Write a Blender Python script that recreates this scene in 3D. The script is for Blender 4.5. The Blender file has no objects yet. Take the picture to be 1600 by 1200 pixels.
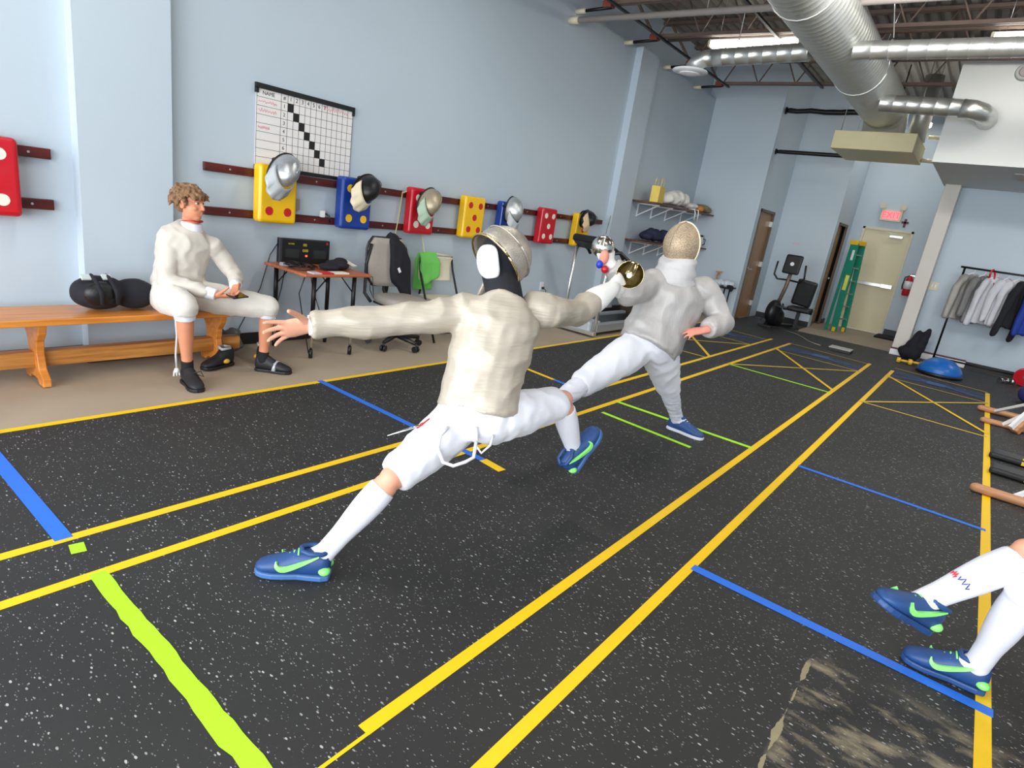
import bpy, bmesh, math, random
from mathutils import Vector, Matrix, noise
random.seed(7)
V = Vector
C = bpy.context.scene.collection
PI = math.pi
# ------------------------------------------------------------------ camera geometry
FOC, YAW, PIT, ROL, CH = 944.45, -0.62644, 0.28481, -0.15056, 1.52
def _cam():
    f = V((math.sin(YAW)*math.cos(PIT), math.cos(YAW)*math.cos(PIT), -math.sin(PIT)))
    r = V((math.cos(YAW), -math.sin(YAW), 0)); d = f.cross(r)
    c, s = math.cos(ROL), math.sin(ROL)
    return c*r+s*d, -s*r+c*d, f
CR, CD, CF = _cam()
CAM = V((0, 0, CH))
def ray(x, y): return CR*((x-800)/FOC) + CD*((y-600)/FOC) + CF
def onX(x, y, X): d = ray(x, y); return CAM + d*(X/d.x)
def onY(x, y, Y): d = ray(x, y); return CAM + d*(Y/d.y)
def onZ(x, y, z=0.0): d = ray(x, y); return CAM + d*((z-CH)/d.z)
def atD(x, y, D): return CAM + ray(x, y)*D
def reach(p, x, y, L, far=True):
    """point on the sight line (x,y) at bone length L from joint p"""
    d = ray(x, y).normalized(); o = CAM-p
    b = o.dot(d); c = o.dot(o)-L*L; q = b*b-c
    t = -b + (math.sqrt(q) if far else -math.sqrt(q)) if q > 0 else -b
    return CAM + d*t
# ------------------------------------------------------------------ mesh builder
WM = {}
def frame(origin, x, z):
    """matrix with local x along x and local z near z"""
    x = V(x).normalized(); y = V(z).cross(x).normalized(); z = x.cross(y)
    m = Matrix((x, y, z)).transposed().to_4x4(); m.translation = V(origin); return m
class MB:
    def __init__(s, M=None): s.v, s.f, s.s, s.m, s.M = [], [], [], [], M
    def add(s, vs, fs, smooth=False, mi=0):
        o = len(s.v)
        for p in vs: s.v.append(s.M @ V(p) if s.M else V(p))
        for f in fs: s.f.append([i+o for i in f]); s.s.append(smooth); s.m.append(mi)
        return s
    def box(s, c, d, rot=None, mi=0):
        c = V(c); h = V(d)/2; vs = []
        for i in (-1, 1):
            for j in (-1, 1):
                for k in (-1, 1):
                    p = V((i*h.x, j*h.y, k*h.z))
                    if rot: p = rot @ p
                    vs.append(c+p)
        return s.add(vs, [(0,1,3,2),(4,6,7,5),(0,4,5,1),(2,3,7,6),(0,2,6,4),(1,5,7,3)], False, mi)
    def lohi(s, a, b, mi=0):
        a, b = V(a), V(b); return s.box((a+b)/2, b-a, None, mi)
    def bar(s, p0, p1, w, h, up=(0,0,1), mi=0):
        p0, p1 = V(p0), V(p1); d = p1-p0; x = d.normalized(); u = V(up)
        if abs(x.dot(u)) > .98: u = V((1,0,0))
        y = u.cross(x).normalized(); z = x.cross(y)
        R = Matrix((x, y, z)).transposed()
        return s.box((p0+p1)/2, (d.length, w, h), R, mi)
    def tube(s, pts, r, n=12, mi=0, rnd=False, smooth=True, sx=None):
        """round tube through pts; r number or list; sx optional flattening (list of (a,b,upvec))"""
        pts = [V(p) for p in pts]; k = len(pts)
        rs = list(r) if hasattr(r, '__len__') else [r]*k
        if rnd:
            d0 = (pts[0]-pts[1]).normalized(); d1 = (pts[-1]-pts[-2]).normalized()
            a, b = rs[0], rs[-1]
            pts = [pts[0]+d0*a*.95, pts[0]+d0*a*.7]+pts+[pts[-1]+d1*b*.7, pts[-1]+d1*b*.95]
            rs = [a*.3, a*.72]+rs+[b*.72, b*.3]; k += 4
        t = (pts[1]-pts[0]).normalized()
        u = t.cross(V((0,0,1)));
        if u.length < .1: u = t.cross(V((1,0,0)))
        u.normalize(); vs, fs = [], []
        for i in range(k):
            if i == 0: tt = pts[1]-pts[0]
            elif i == k-1: tt = pts[-1]-pts[-2]
            else: tt = (pts[i]-pts[i-1]).normalized()+(pts[i+1]-pts[i]).normalized()
            if tt.length < 1e-6: tt = t
            tt = tt.normalized(); u = (u-tt*u.dot(tt))
            if u.length < 1e-5: u = tt.orthogonal()
            u.normalize(); w = tt.cross(u)
            for j in range(n):
                a = 2*PI*j/n; vs.append(pts[i]+(u*math.cos(a)+w*math.sin(a))*rs[i])
        for i in range(k-1):
            for j in range(n):
                fs.append((i*n+j, i*n+(j+1)%n, (i+1)*n+(j+1)%n, (i+1)*n+j))
        s.add(vs, fs, smooth, mi)
        o = len(s.v)-len(vs)
        s.f.append([o+j for j in range(n-1, -1, -1)]); s.s.append(False); s.m.append(mi)
        s.f.append([o+(k-1)*n+j for j in range(n)]); s.s.append(False); s.m.append(mi)
        return s
    def cyl(s, p0, p1, r0, r1=None, n=20, mi=0): return s.tube([p0, p1], [r0, r0 if r1 is None else r1], n, mi)
    def loft(s, rings, mi=0, smooth=True):
        """rings: (centre, axisA*ra, axisB*rb[, power])"""
        n = 20; vs, fs = [], []
        for c, A, B in rings:
            for j in range(n):
                a = 2*PI*j/n; vs.append(V(c)+V(A)*math.cos(a)+V(B)*math.sin(a))
        k = len(rings)
        for i in range(k-1):
            for j in range(n): fs.append((i*n+j, i*n+(j+1)%n, (i+1)*n+(j+1)%n, (i+1)*n+j))
        fs.append(list(range(n-1, -1, -1))); fs.append([(k-1)*n+j for j in range(n)])
        return s.add(vs, fs, smooth, mi)
    def rings(s, rr, mi=0, smooth=True, caps=True):
        """rr: list of equal-length point lists"""
        n = len(rr[0]); vs = [p for r in rr for p in r]; fs = []
        for i in range(len(rr)-1):
            for j in range(n): fs.append((i*n+j, i*n+(j+1)%n, (i+1)*n+(j+1)%n, (i+1)*n+j))
        if caps:
            fs.append(list(range(n-1, -1, -1))); fs.append([(len(rr)-1)*n+j for j in range(n)])
        return s.add(vs, fs, smooth, mi)
    def ell(s, c, r, R=None, n=20, mi=0):
        c = V(c); r = V(r) if hasattr(r, '__len__') else V((r,r,r)); vs, fs = [], []
        m = n//2
        for i in range(1, m):
            th = PI*i/m
            for j in range(n):
                a = 2*PI*j/n
                p = V((r.x*math.sin(th)*math.cos(a), r.y*math.sin(th)*math.sin(a), r.z*math.cos(th)))
                vs.append(c+(R @ p if R else p))
        top, bot = V((0,0,r.z)), V((0,0,-r.z))
        vs += [c+(R @ top if R else top), c+(R @ bot if R else bot)]; T = len(vs)-2
        for i in range(m-2):
            for j in range(n): fs.append((i*n+j, (i+1)*n+j, (i+1)*n+(j+1)%n, i*n+(j+1)%n))
        for j in range(n):
            fs.append((T, j, (j+1)%n)); fs.append((T+1, (m-2)*n+(j+1)%n, (m-2)*n+j))
        return s.add(vs, fs, True, mi)
    def lathe(s, prof, M=None, n=28, mi=0, smooth=True):
        rr = []
        for r, z in prof:
            rr.append([(M @ V((r*math.cos(2*PI*j/n), r*math.sin(2*PI*j/n), z)) if M else V((r*math.cos(2*PI*j/n), r*math.sin(2*PI*j/n), z))) for j in range(n)])
        return s.rings(rr, mi, smooth)
    def prism(s, poly, M, t, mi=0):
        """2D polygon (local x,y) extruded along local z 0..t under matrix M"""
        n = len(poly); vs = [M @ V((x, y, 0)) for x, y in poly]+[M @ V((x, y, t)) for x, y in poly]
        fs = [list(range(n-1, -1, -1)), list(range(n, 2*n))]+[(i, (i+1)%n, n+(i+1)%n, n+i) for i in range(n)]
        return s.add(vs, fs, False, mi)
    def mesh(s, name):
        me = bpy.data.meshes.new(name); me.from_pydata([tuple(p) for p in s.v], [], s.f)
        me.polygons.foreach_set('use_smooth', s.s); me.polygons.foreach_set('material_index', s.m); me.update()
        bm = bmesh.new(); bm.from_mesh(me); bmesh.ops.recalc_face_normals(bm, faces=bm.faces); bm.to_mesh(me); bm.free()
        return me
    def build(s, name, mats, parent=None, bevel=0, seg=2, sub=0):
        if parent is not None:
            inv = WM[parent.name].inverted(); s.v = [inv @ p for p in s.v]
        return link(name, s.mesh(name), mats, parent, bevel, seg, sub)
def link(name, me, mats, parent=None, bevel=0, seg=2, sub=0):
    o = bpy.data.objects.new(name, me); C.objects.link(o)
    for m in (mats if isinstance(mats, (list, tuple)) else [mats]): me.materials.append(m)
    if parent is not None: o.parent = parent; WM[o.name] = WM[parent.name]
    else: WM[o.name] = Matrix.Identity(4)
    if bevel:
        b = o.modifiers.new('bevel', 'BEVEL'); b.width = bevel; b.segments = seg; b.limit_method = 'ANGLE'; b.angle_limit = .6
        b.harden_normals = False
    if sub: b = o.modifiers.new('sub', 'SUBSURF'); b.levels = b.render_levels = sub
    return o
def tag(o, label=None, cat=None, group=None, kind=None):
    if label: o['label'] = label
    if cat: o['category'] = cat
    if group: o['group'] = group
    if kind: o['kind'] = kind
    return o
def thing(name, label, cat, loc=(0,0,0), rot=None, group=None):
    o = bpy.data.objects.new(name, None); C.objects.link(o); o.empty_display_size = .1
    M = Matrix.Translation(V(loc))
    if rot is not None: M = M @ (rot.to_4x4() if not isinstance(rot, (int, float)) else Matrix.Rotation(rot, 4, 'Z'))
    o.matrix_world = M; WM[o.name] = M.copy()
    return tag(o, label, cat, group)
def struct(name, mb, mats, parent=None, **k):
    o = mb.build(name, mats, parent, **k)
    if parent is None: o['kind'] = 'structure'
    return o
def copy_tree(o, parent=None):
    c = o.copy(); C.objects.link(c)
    if parent: c.parent = parent
    for ch in list(o.children): copy_tree(ch, c)
    return c
def fuse(mb, voxel, smooth=6, wr=None, fac=.5):
    """one continuous skin over the overlapping volumes in mb (voxel union, smoothed)"""
    me = mb.mesh('t'); o = bpy.data.objects.new('t', me); C.objects.link(o)
    r = o.modifiers.new('r', 'REMESH'); r.mode = 'VOXEL'; r.voxel_size = voxel; r.use_smooth_shade = True
    if smooth: q = o.modifiers.new('s', 'SMOOTH'); q.iterations = smooth; q.factor = fac
    dg = bpy.context.evaluated_depsgraph_get(); dg.update()
    out = bpy.data.meshes.new_from_object(o.evaluated_get(dg))
    bpy.data.objects.remove(o); bpy.data.meshes.remove(me)
    out.materials.clear()
    if wr:
        ns = [v.normal.copy() for v in out.vertices]
        for v, n in zip(out.vertices, ns): v.co += n*wr(v.co)
        out.update()
    out.polygons.foreach_set('use_smooth', [True]*len(out.polygons))
    return out
def place(name, me, mats, parent):
    if parent is not None: me.transform(WM[parent.name].inverted())
    return link(name, me, mats, parent)
def text_mesh(txt, size, M, depth=.002, align='CENTER'):
    cu = bpy.data.curves.new('t', 'FONT'); cu.body = txt; cu.size = size; cu.extrude = depth/2
    cu.align_x = align; cu.align_y = 'CENTER'; cu.resolution_u = 3
    o = bpy.data.objects.new('t', cu); C.objects.link(o)
    dg = bpy.context.evaluated_depsgraph_get(); dg.update()
    me = bpy.data.meshes.new_from_object(o.evaluated_get(dg)); bpy.data.objects.remove(o)
    mb = MB(); mb.add([M @ v.co for v in me.vertices], [list(p.vertices) for p in me.polygons]); bpy.data.meshes.remove(me)
    return mb
# ------------------------------------------------------------------ materials
def lin(c):
    return tuple(((x/255)/12.92 if x/255 <= .04045 else ((x/255+.055)/1.055)**2.4) for x in c)+(1.0,)
MATS = {}
def mat(name, col, rough=.6, metal=0, var=.08, scale=8, bump=0, bscale=60, sheen=0, emit=0, spec=None, stretch=None, alpha=None, coat=0):
    m = bpy.data.materials.new(name); m.use_nodes = True; nt = m.node_tree; N, L = nt.nodes, nt.links
    b = N['Principled BSDF']; b.inputs['Roughness'].default_value = rough; b.inputs['Metallic'].default_value = metal
    if spec is not None: b.inputs['Specular IOR Level'].default_value = spec
    if sheen: b.inputs['Sheen Weight'].default_value = sheen
    if coat: b.inputs['Coat Weight'].default_value = coat
    c = lin(col)
    tc = N.new('ShaderNodeTexCoord'); mp = N.new('ShaderNodeMapping'); L.new(tc.outputs['Object'], mp.inputs['Vector'])
    if stretch: mp.inputs['Scale'].default_value = stretch
    if var:
        nz = N.new('ShaderNodeTexNoise'); nz.inputs['Scale'].default_value = scale; nz.inputs['Detail'].default_value = 4
        L.new(mp.outputs['Vector'], nz.inputs['Vector'])
        mx = N.new('ShaderNodeMix'); mx.data_type = 'RGBA'
        mx.inputs[6].default_value = tuple(x*(1-var) for x in c[:3])+(1,); mx.inputs[7].default_value = tuple(min(1, x*(1+var)) for x in c[:3])+(1,)
        L.new(nz.outputs['Fac'], mx.inputs[0]); L.new(mx.outputs[2], b.inputs['Base Color'])
    else: b.inputs['Base Color'].default_value = c
    if bump:
        n2 = N.new('ShaderNodeTexNoise'); n2.inputs['Scale'].default_value = bscale; n2.inputs['Detail'].default_value = 3
        L.new(mp.outputs['Vector'], n2.inputs['Vector'])
        bp = N.new('ShaderNodeBump'); bp.inputs['Strength'].default_value = bump; bp.inputs['Distance'].default_value = .01
        L.new(n2.outputs['Fac'], bp.inputs['Height']); L.new(bp.outputs['Normal'], b.inputs['Normal'])
    if emit: b.inputs['Emission Color'].default_value = c; b.inputs['Emission Strength'].default_value = emit
    if alpha is not None: b.inputs['Alpha'].default_value = alpha
    MATS[name] = m; return m
def wood(name, c1, c2, scale=3, rough=.35, axis=1):
    m = mat(name, c1, rough, var=0); nt = m.node_tree; N, L = nt.nodes, nt.links; b = N['Principled BSDF']
    tc = N['Texture Coordinate'] if 'Texture Coordinate' in N else [n for n in N if n.type == 'TEX_COORD'][0]
    mp = [n for n in N if n.type == 'MAPPING'][0]
    s = [18, 18, 18]; s[axis] = 1.2; mp.inputs['Scale'].default_value = [x*scale/3 for x in s]
    nz = N.new('ShaderNodeTexNoise'); nz.inputs['Scale'].default_value = 1.5; nz.inputs['Detail'].default_value = 6; nz.inputs['Distortion'].default_value = .6
    L.new(mp.outputs['Vector'], nz.inputs['Vector'])
    rp = N.new('ShaderNodeValToRGB'); rp.color_ramp.elements[0].position = .35; rp.color_ramp.elements[1].position = .68
    rp.color_ramp.elements[0].color = lin(c2); rp.color_ramp.elements[1].color = lin(c1)
    L.new(nz.outputs['Fac'], rp.inputs[0]); L.new(rp.outputs[0], b.inputs['Base Color']); return m
def mesh_mat(name, col, dark, sc=260, metal=.6, rough=.35):
    """woven wire mesh: fine grid of bright wire over a darker inside"""
    m = mat(name, col, rough, metal, var=0); nt = m.node_tree; N, L = nt.nodes, nt.links; b = N['Principled BSDF']
    ck = N.new('ShaderNodeTexVoronoi'); ck.inputs['Scale'].default_value = sc
    mp = [n for n in N if n.type == 'MAPPING'][0]; L.new(mp.outputs['Vector'], ck.inputs['Vector'])
    rp = N.new('ShaderNodeValToRGB'); rp.color_ramp.elements[0].position = .25; rp.color_ramp.elements[1].position = .55
    rp.color_ramp.elements[0].color = lin(dark); rp.color_ramp.elements[1].color = lin(col)
    L.new(ck.outputs['Distance'], rp.inputs[0]); L.new(rp.outputs[0], b.inputs['Base Color'])
    bp = N.new('ShaderNodeBump'); bp.inputs['Strength'].default_value = .3; bp.inputs['Distance'].default_value = .002
    L.new(ck.outputs['Distance'], bp.inputs['Height']); L.new(bp.outputs['Normal'], b.inputs['Normal']); return m

WALL = mat('wall_paint', (188,201,212), .55, var=.025, scale=1.2, bump=.04, bscale=25)
WALLW = mat('white_paint', (206,207,204), .6, var=.03, scale=1.5)
WALLB = mat('post_paint', (214,208,200), .6, var=.04, scale=2)
BLACKB = mat('black_vinyl', (24,24,26), .45, var=.2)
CONC = mat('concrete', (168,152,132), .7, var=.16, scale=2.2, bump=.08, bscale=20)
YEL = mat('yellow_tape', (248,200,0), .45, var=.03, scale=20)
YELF = mat('worn_yellow_tape', (206,178,66), .5, var=.12, scale=30)
BLU = mat('blue_tape', (38,112,222), .5, var=.06, scale=30)
BLUF = mat('worn_blue_tape', (62,92,150), .55, var=.25, scale=30)
GRN = mat('green_tape', (176,240,30), .5, var=.05, scale=30)
STEEL = mat('galvanised_steel', (214,215,212), .34, .85, var=.1, scale=14)
DUCTM = mat('spiral_duct_steel', (204,205,200), .42, .55, var=.12, scale=20, stretch=(1,1,1))
JOIST = mat('rusty_joist', (112,94,84), .6, .2, var=.25, scale=9)
REDOX = mat('red_oxide', (134,62,46), .6, var=.2, scale=12)
DECK = mat('roof_deck', (138,132,126), .7, .1, var=.2, scale=5)
GREYP = mat('grey_pipe', (158,150,144), .5, var=.08)
BLKM = mat('black_metal', (22,22,24), .4, .3, var=.15)
CHROME = mat('chrome', (214,214,214), .16, 1, var=.04)
BLKP = mat('black_plastic', (20,20,22), .4, var=.15)
BLKF = mat('black_fabric', (24,24,32), .9, var=.25, scale=20, bump=.15, bscale=120)
GREYF = mat('grey_fabric', (160,152,144), .9, var=.1, scale=40, bump=.15, bscale=200)
BENCHW = wood('bench_wood', (222,146,66), (196,116,44), 3, .3)
BEAMW = wood('pine_beam', (196,136,66), (160,100,44), 4, .45)
RAILW = wood('dark_rail_wood', (98,34,30), (70,22,20), 3, .35)
DOORW = wood('brown_door_wood', (166,124,82), (146,108,70), 2, .45, axis=2)
TABLEW = wood('table_wood', (196,116,74), (172,92,56), 3, .4)
BARW = wood('bar_wood', (196,146,104), (170,116,78), 4, .5, axis=0)
CREAM = mat('cream_paint', (222,212,178), .5, var=.03)
CREAMP = mat('cream_plastic', (216,208,184), .5, var=.04)
BEIGEBOX = mat('beige_enamel', (212,202,160), .5, var=.04)
WHITEP = mat('white_plastic', (236,236,238), .4, var=.02)
PADY = mat('yellow_vinyl', (248,196,8), .35, var=.03, coat=.2)
PADB = mat('blue_vinyl', (24,62,150), .35, var=.05, coat=.2)
PADR = mat('red_vinyl', (196,18,36), .35, var=.05, coat=.2)
PIPR = mat('red_spot', (200,26,40), .5, var=.03)
PIPY = mat('yellow_spot', (246,190,28), .5, var=.03)
PIPW = mat('white_spot', (238,232,214), .5, var=.03)
TUBE = mat('tube_light', (255,252,240), .5, var=0, emit=20)
# rubber floor: black with pale chips, and a worn patch with tan scuffs
def rubber():
    m = mat('black_rubber', (44,43,42), .62, var=0); nt = m.node_tree; N, L = nt.nodes, nt.links; b = N['Principled BSDF']
    tc = [n for n in N if n.type == 'TEX_COORD'][0]
    def mx(fac, a, bb):
        q = N.new('ShaderNodeMix'); q.data_type = 'RGBA'
        if isinstance(fac, float): q.inputs[0].default_value = fac
        else: L.new(fac, q.inputs[0])
        for i, c in ((6, a), (7, bb)):
            if isinstance(c, tuple): q.inputs[i].default_value = c
            else: L.new(c, q.inputs[i])
        return q.outputs[2]
    def mth(op, a, bb=None):
        q = N.new('ShaderNodeMath'); q.operation = op
        for i, c in ((0, a), (1, bb)):
            if c is None: continue
            if isinstance(c, (int, float)): q.inputs[i].default_value = c
            else: L.new(c, q.inputs[i])
        return q.outputs[0]
    col = lin((47,46,45))
    n0 = N.new('ShaderNodeTexNoise'); n0.inputs['Scale'].default_value = 1.4; n0.inputs['Detail'].default_value = 5; L.new(tc.outputs['Object'], n0.inputs['Vector'])
    base = mx(n0.outputs['Fac'], lin((29,29,29)), lin((47,46,45)))
    for sc, thr, rad, cc, rot in ((46, .86, .30, (150,150,150), .3), (80, .86, .34, (112,112,114), 1.1), (30, .93, .22, (176,176,170), .9)):
        mp = N.new('ShaderNodeMapping'); mp.inputs['Rotation'].default_value = (0, 0, rot); mp.inputs['Scale'].default_value = (1, 2.1, 1)
        L.new(tc.outputs['Object'], mp.inputs['Vector'])
        vo = N.new('ShaderNodeTexVoronoi'); vo.voronoi_dimensions = '2D'; vo.inputs['Scale'].default_value = sc; L.new(mp.outputs['Vector'], vo.inputs['Vector'])
        sp = N.new('ShaderNodeSeparateColor'); L.new(vo.outputs['Color'], sp.inputs[0])
        k = mth('MULTIPLY', mth('GREATER_THAN', sp.outputs[0], thr), mth('LESS_THAN', vo.outputs['Distance'], mth('MULTIPLY', sp.outputs[1], rad)))
        base = mx(k, base, lin(cc))
    # worn patch beside the right-hand border
    sx = N.new('ShaderNodeSeparateXYZ'); L.new(tc.outputs['Object'], sx.inputs[0])
    def ramp(v, a, bb):
        q = N.new('ShaderNodeMapRange'); q.inputs[1].default_value = a; q.inputs[2].default_value = bb; L.new(v, q.inputs[0]); return q.outputs[0]
    area = mth('MULTIPLY', mth('MULTIPLY', ramp(sx.outputs[0], -.13, -.1), ramp(sx.outputs[1], 2.5, 2.38)), ramp(sx.outputs[0], 1.2, .9))
    mp = N.new('ShaderNodeMapping'); mp.inputs['Rotation'].default_value = (0, 0, -.6); mp.inputs['Scale'].default_value = (1.0, 2.3, 1); L.new(tc.outputs['Object'], mp.inputs['Vector'])
    n1 = N.new('ShaderNodeTexNoise'); n1.inputs['Scale'].default_value = 4.2; n1.inputs['Detail'].default_value = 7; n1.inputs['Roughness'].default_value = .62; L.new(mp.outputs['Vector'], n1.inputs['Vector'])
    scuff = mth('MULTIPLY', ramp(n1.outputs['Fac'], .5, .66), area)
    base = mx(mth('MULTIPLY', scuff, .8), base, lin((150,138,112)))
    n2 = N.new('ShaderNodeTexNoise'); n2.inputs['Scale'].default_value = 7; n2.inputs['Detail'].default_value = 5; L.new(tc.outputs['Object'], n2.inputs['Vector'])
    line = mth('LESS_THAN', mth('ABSOLUTE', mth('ADD', sx.outputs[0], .118)), mth('MULTIPLY', mth('SUBTRACT', n2.outputs['Fac'], .42), .06))
    base = mx(mth('MULTIPLY', mth('MULTIPLY', line, ramp(sx.outputs[1], 2.42, 2.36)), .75), base, lin((164,152,118)))
    L.new(base, b.inputs['Base Color'])
    bp = N.new('ShaderNodeBump'); bp.inputs['Strength'].default_value = .12; bp.inputs['Distance'].default_value = .004
    n3 = N.new('ShaderNodeTexNoise'); n3.inputs['Scale'].default_value = 140; L.new(tc.outputs['Object'], n3.inputs['Vector'])
    L.new(n3.outputs['Fac'], bp.inputs['Height']); L.new(bp.outputs['Normal'], b.inputs['Normal'])
    return m
RUB = rubber()

# ------------------------------------------------------------------ room shell
XL, YF, XR, ZD = -5.0, -3.2, 4.6, 4.62
def slab(a, b): return MB().lohi(a, b)
struct('floor', slab((-5.3,YF-.2,-.12), (XR+.2,15.7,-.006)), CONC)
mb = MB(); mb.lohi((-3.8,YF,-.006), (XR,12.62,.004)); mb.lohi((-3.72,12.62,-.006), (-2.65,13.7,.004))
struct('floor_rubber', mb, RUB)
mb = MB(); mb.lohi((-5.12,YF,0), (XL,12.19,4.0)); mb.lohi((-5.3,YF,0), (-5.12,12.19,ZD+.1))
struct('wall_left', mb, WALL)
struct('trim_1', slab((XL,1.55,0), (-4.885,2.14,4.0)), WALL)
struct('trim_2', slab((XL,8.75,0), (-4.885,9.3,4.0)), WALL)
YA, YB, YE, YR = 12.07, 13.7, 15.3, 12.75
XA, XB, XE = -3.72, -2.65, -.98
mb = MB(); mb.lohi((-5.3,YA,0), (XA,YA+.12,ZD+.1)); struct('wall_back', mb, WALL)
def wall_hole_x(name, X0, X1, y0, y1, d0, d1, dz):   # wall across X with a doorway
    mb = MB(); mb.lohi((X0,y0,0), (X1,d0,ZD)); mb.lohi((X0,d1,0), (X1,y1,ZD)); mb.lohi((X0,d0,dz), (X1,d1,ZD)); return struct(name, mb, WALL)
D1 = (12.26, 13.2); D2 = (13.95, 14.87); DZ = 2.14
wall_hole_x('wall_back_side', XA-.12, XA, YA+.12, YB, D1[0], D1[1], DZ)
struct('wall_back_middle', slab((XA-.12,YB,0), (XB,YB+.12,ZD)), WALL)
wall_hole_x('wall_back_inner', XB-.03, XB, YB+.12, YE, D2[0], D2[1], DZ)
ex0, ex1 = onY(1349,354,YE).x, onY(1429,363,YE).x
mb = MB(); mb.lohi((XB-.12,YE,0), (ex0,YE+.15,ZD)); mb.lohi((ex1,YE,0), (XE+.3,YE+.15,ZD)); mb.lohi((ex0,YE,2.19), (ex1,YE+.15,ZD))
struct('wall_exit', mb, WALL)
struct('wall_exit_side', slab((XE+.12,YR+.1,0), (XE+.25,YE,ZD)), WALL)
struct('wall_right_back', slab((XE+.12,YR,0), (XR,YR+.12,ZD)), WALL)
struct('trim_3', slab((XE,12.38,0), (-.76,YR+.14,2.86)), WALLB, bevel=.01)
struct('wall_right', slab((XR,YF,0), (XR+.15,YR+.1,ZD)), WALL)
# storefront behind the camera: mullions, glazing bars and panes
mb = MB(); mb.lohi((-5.3,YF-.15,3.3), (XR+.15,YF,ZD)); mb.lohi((-5.3,YF-.15,0), (XR+.15,YF,.35))
for x in (-5.3, -3.1, -.8, 1.5, 3.9): mb.lohi((x,YF-.15,.35), (x+.3 if x < 3 else XR+.15,YF,3.3))
struct('wall_front', mb, WALL)
# soffit room above the rack
mb = MB(); mb.lohi((-1.02,10.0,2.86), (XR,YR,4.12)); struct('ceiling_soffit', mb, WALLW)
# corrugated roof deck
mb = MB(); prof = []; x = -5.3; k = 0
while x < XR+.2:
    prof += [(x, 0), (x+.075, 0), (x+.09, .045), (x+.135, .045)]; x += .15
vs = [V((a, YF-.2, ZD+z)) for a, z in prof]+[V((a, 15.6, ZD+z)) for a, z in prof]
n = len(prof); mb.add(vs, [(i, i+1, n+i+1, n+i) for i in range(n-1)])
struct('ceiling', mb, DECK)
struct('ceiling_roof', slab((-5.4,YF-.3,ZD+.06), (XR+.3,15.8,ZD+.16)), DECK)
# baseboards
def bb(name, a, b, m=BLACKB): return struct(name, slab(a, b), m, bevel=.004)
mb = MB(); mb.lohi((XL,YF,0), (XL+.012,1.55,.1)); mb.lohi((XL,1.538,0), (-4.885,1.55,.1)); mb.lohi((-4.885,1.538,0), (-4.873,2.152,.1))
mb.lohi((XL,2.14,0), (XL+.012,8.75,.1)); mb.lohi((-4.885,8.738,0), (-4.873,9.312,.1)); mb.lohi((XL,9.3,0), (XL+.012,YA,.1)); struct('baseboard_left', mb, BLACKB)
mb = MB(); mb.lohi((XL,YA-.012,0), (XA,YA,.1)); mb.lohi((XA,YB-.012,0), (XB,YB,.1)); struct('baseboard_back', mb, BLACKB)
mb = MB(); mb.lohi((ex1+.02,YE-.012,0), (XE+.12,YE,.14)); mb.lohi((XB,D2[1]+.08,0), (XB+.012,YE,.1)); struct('baseboard_exit', mb, BLACKB)
RBW = mat('red_brown_trim', (92,44,42), .5)
mb = MB(); mb.lohi((-.76,YR-.014,.1), (.1,YR,.13)); mb.lohi((-.99,12.366,.1), (-.75,12.38,.13)); struct('trim_4', mb, RBW)
mb = MB(); mb.lohi((-.76,YR-.012,0), (.1,YR,.1)); mb.lohi((-.988,12.368,0), (-.752,12.38,.1)); struct('baseboard_right', mb, WHITEP)
struct('baseboard_right_dark', slab((.1,YR-.014,0), (XR,YR,.11)), BLACKB)

# ------------------------------------------------------------------ doors
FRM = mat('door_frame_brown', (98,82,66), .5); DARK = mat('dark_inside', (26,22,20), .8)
d = slab((XA-.08,D1[0]+.05,.01), (XA-.035,D1[1]-.05,DZ-.05)); o = d.build('door_1', DOORW); o['kind'] = 'structure'
mb = MB()
for y in (D1[0], D1[1]-.05): mb.lohi((XA-.13,y,0), (XA+.012,y+.05,DZ))
mb.lohi((XA-.13,D1[0],DZ-.05), (XA+.012,D1[1],DZ)); mb.build('door_frame', FRM, o)
mb = MB(); mb.cyl((XA-.035,D1[0]+.13,1.0), (XA+.0,D1[0]+.13,1.0), .026); mb.tube([(XA,D1[0]+.13,1.0),(XA+.035,D1[0]+.13,1.0),(XA+.04,D1[0]+.25,1.0)], .01); mb.build('handle', CHROME, o)
mb = MB()
for z in (.25, 1.05, 1.85): mb.lohi((XA-.036,D1[1]-.07,z), (XA+.02,D1[1]-.03,z+.1))
mb.build('hinge', STEEL, o)
# second door: opening into a dark room, leaf swung into it
R = Matrix.Rotation(math.radians(4.0), 3, 'Z'); hp = V((XB-.032, D2[0]+.05, 0))
mb = MB(); L0 = .82
mb.box(hp+R @ V((-.02,L0/2,DZ/2)), (.04, L0, DZ-.1), R); o = mb.build('door_2', DOORW); o['kind'] = 'structure'
mb = MB()
for y in (D2[0], D2[1]-.05): mb.lohi((XB-.03,y,0), (XB+.012,y+.05,DZ))
mb.lohi((XB-.03,D2[0],DZ-.05), (XB+.012,D2[1],DZ)); mb.build('door_frame', FRM, o)
mb = MB(); kp = hp+R @ V((0.03,L0-.1,1.0)); mb.ell(kp, .028); mb.build('knob', CHROME, o)
mb = MB(); mb.lohi((-3.6,YB+.15,0), (-3.55,15.2,2.6)); mb.lohi((-3.6,15.15,0), (XB-.005,15.2,2.6)); mb.lohi((-3.6,YB+.12,2.5), (XB-.005,15.2,2.6)); mb.lohi((-3.6,YB+.12,0), (-3.55,YB+.2,2.6)); struct('wall_store_room', mb, DARK)
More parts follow.
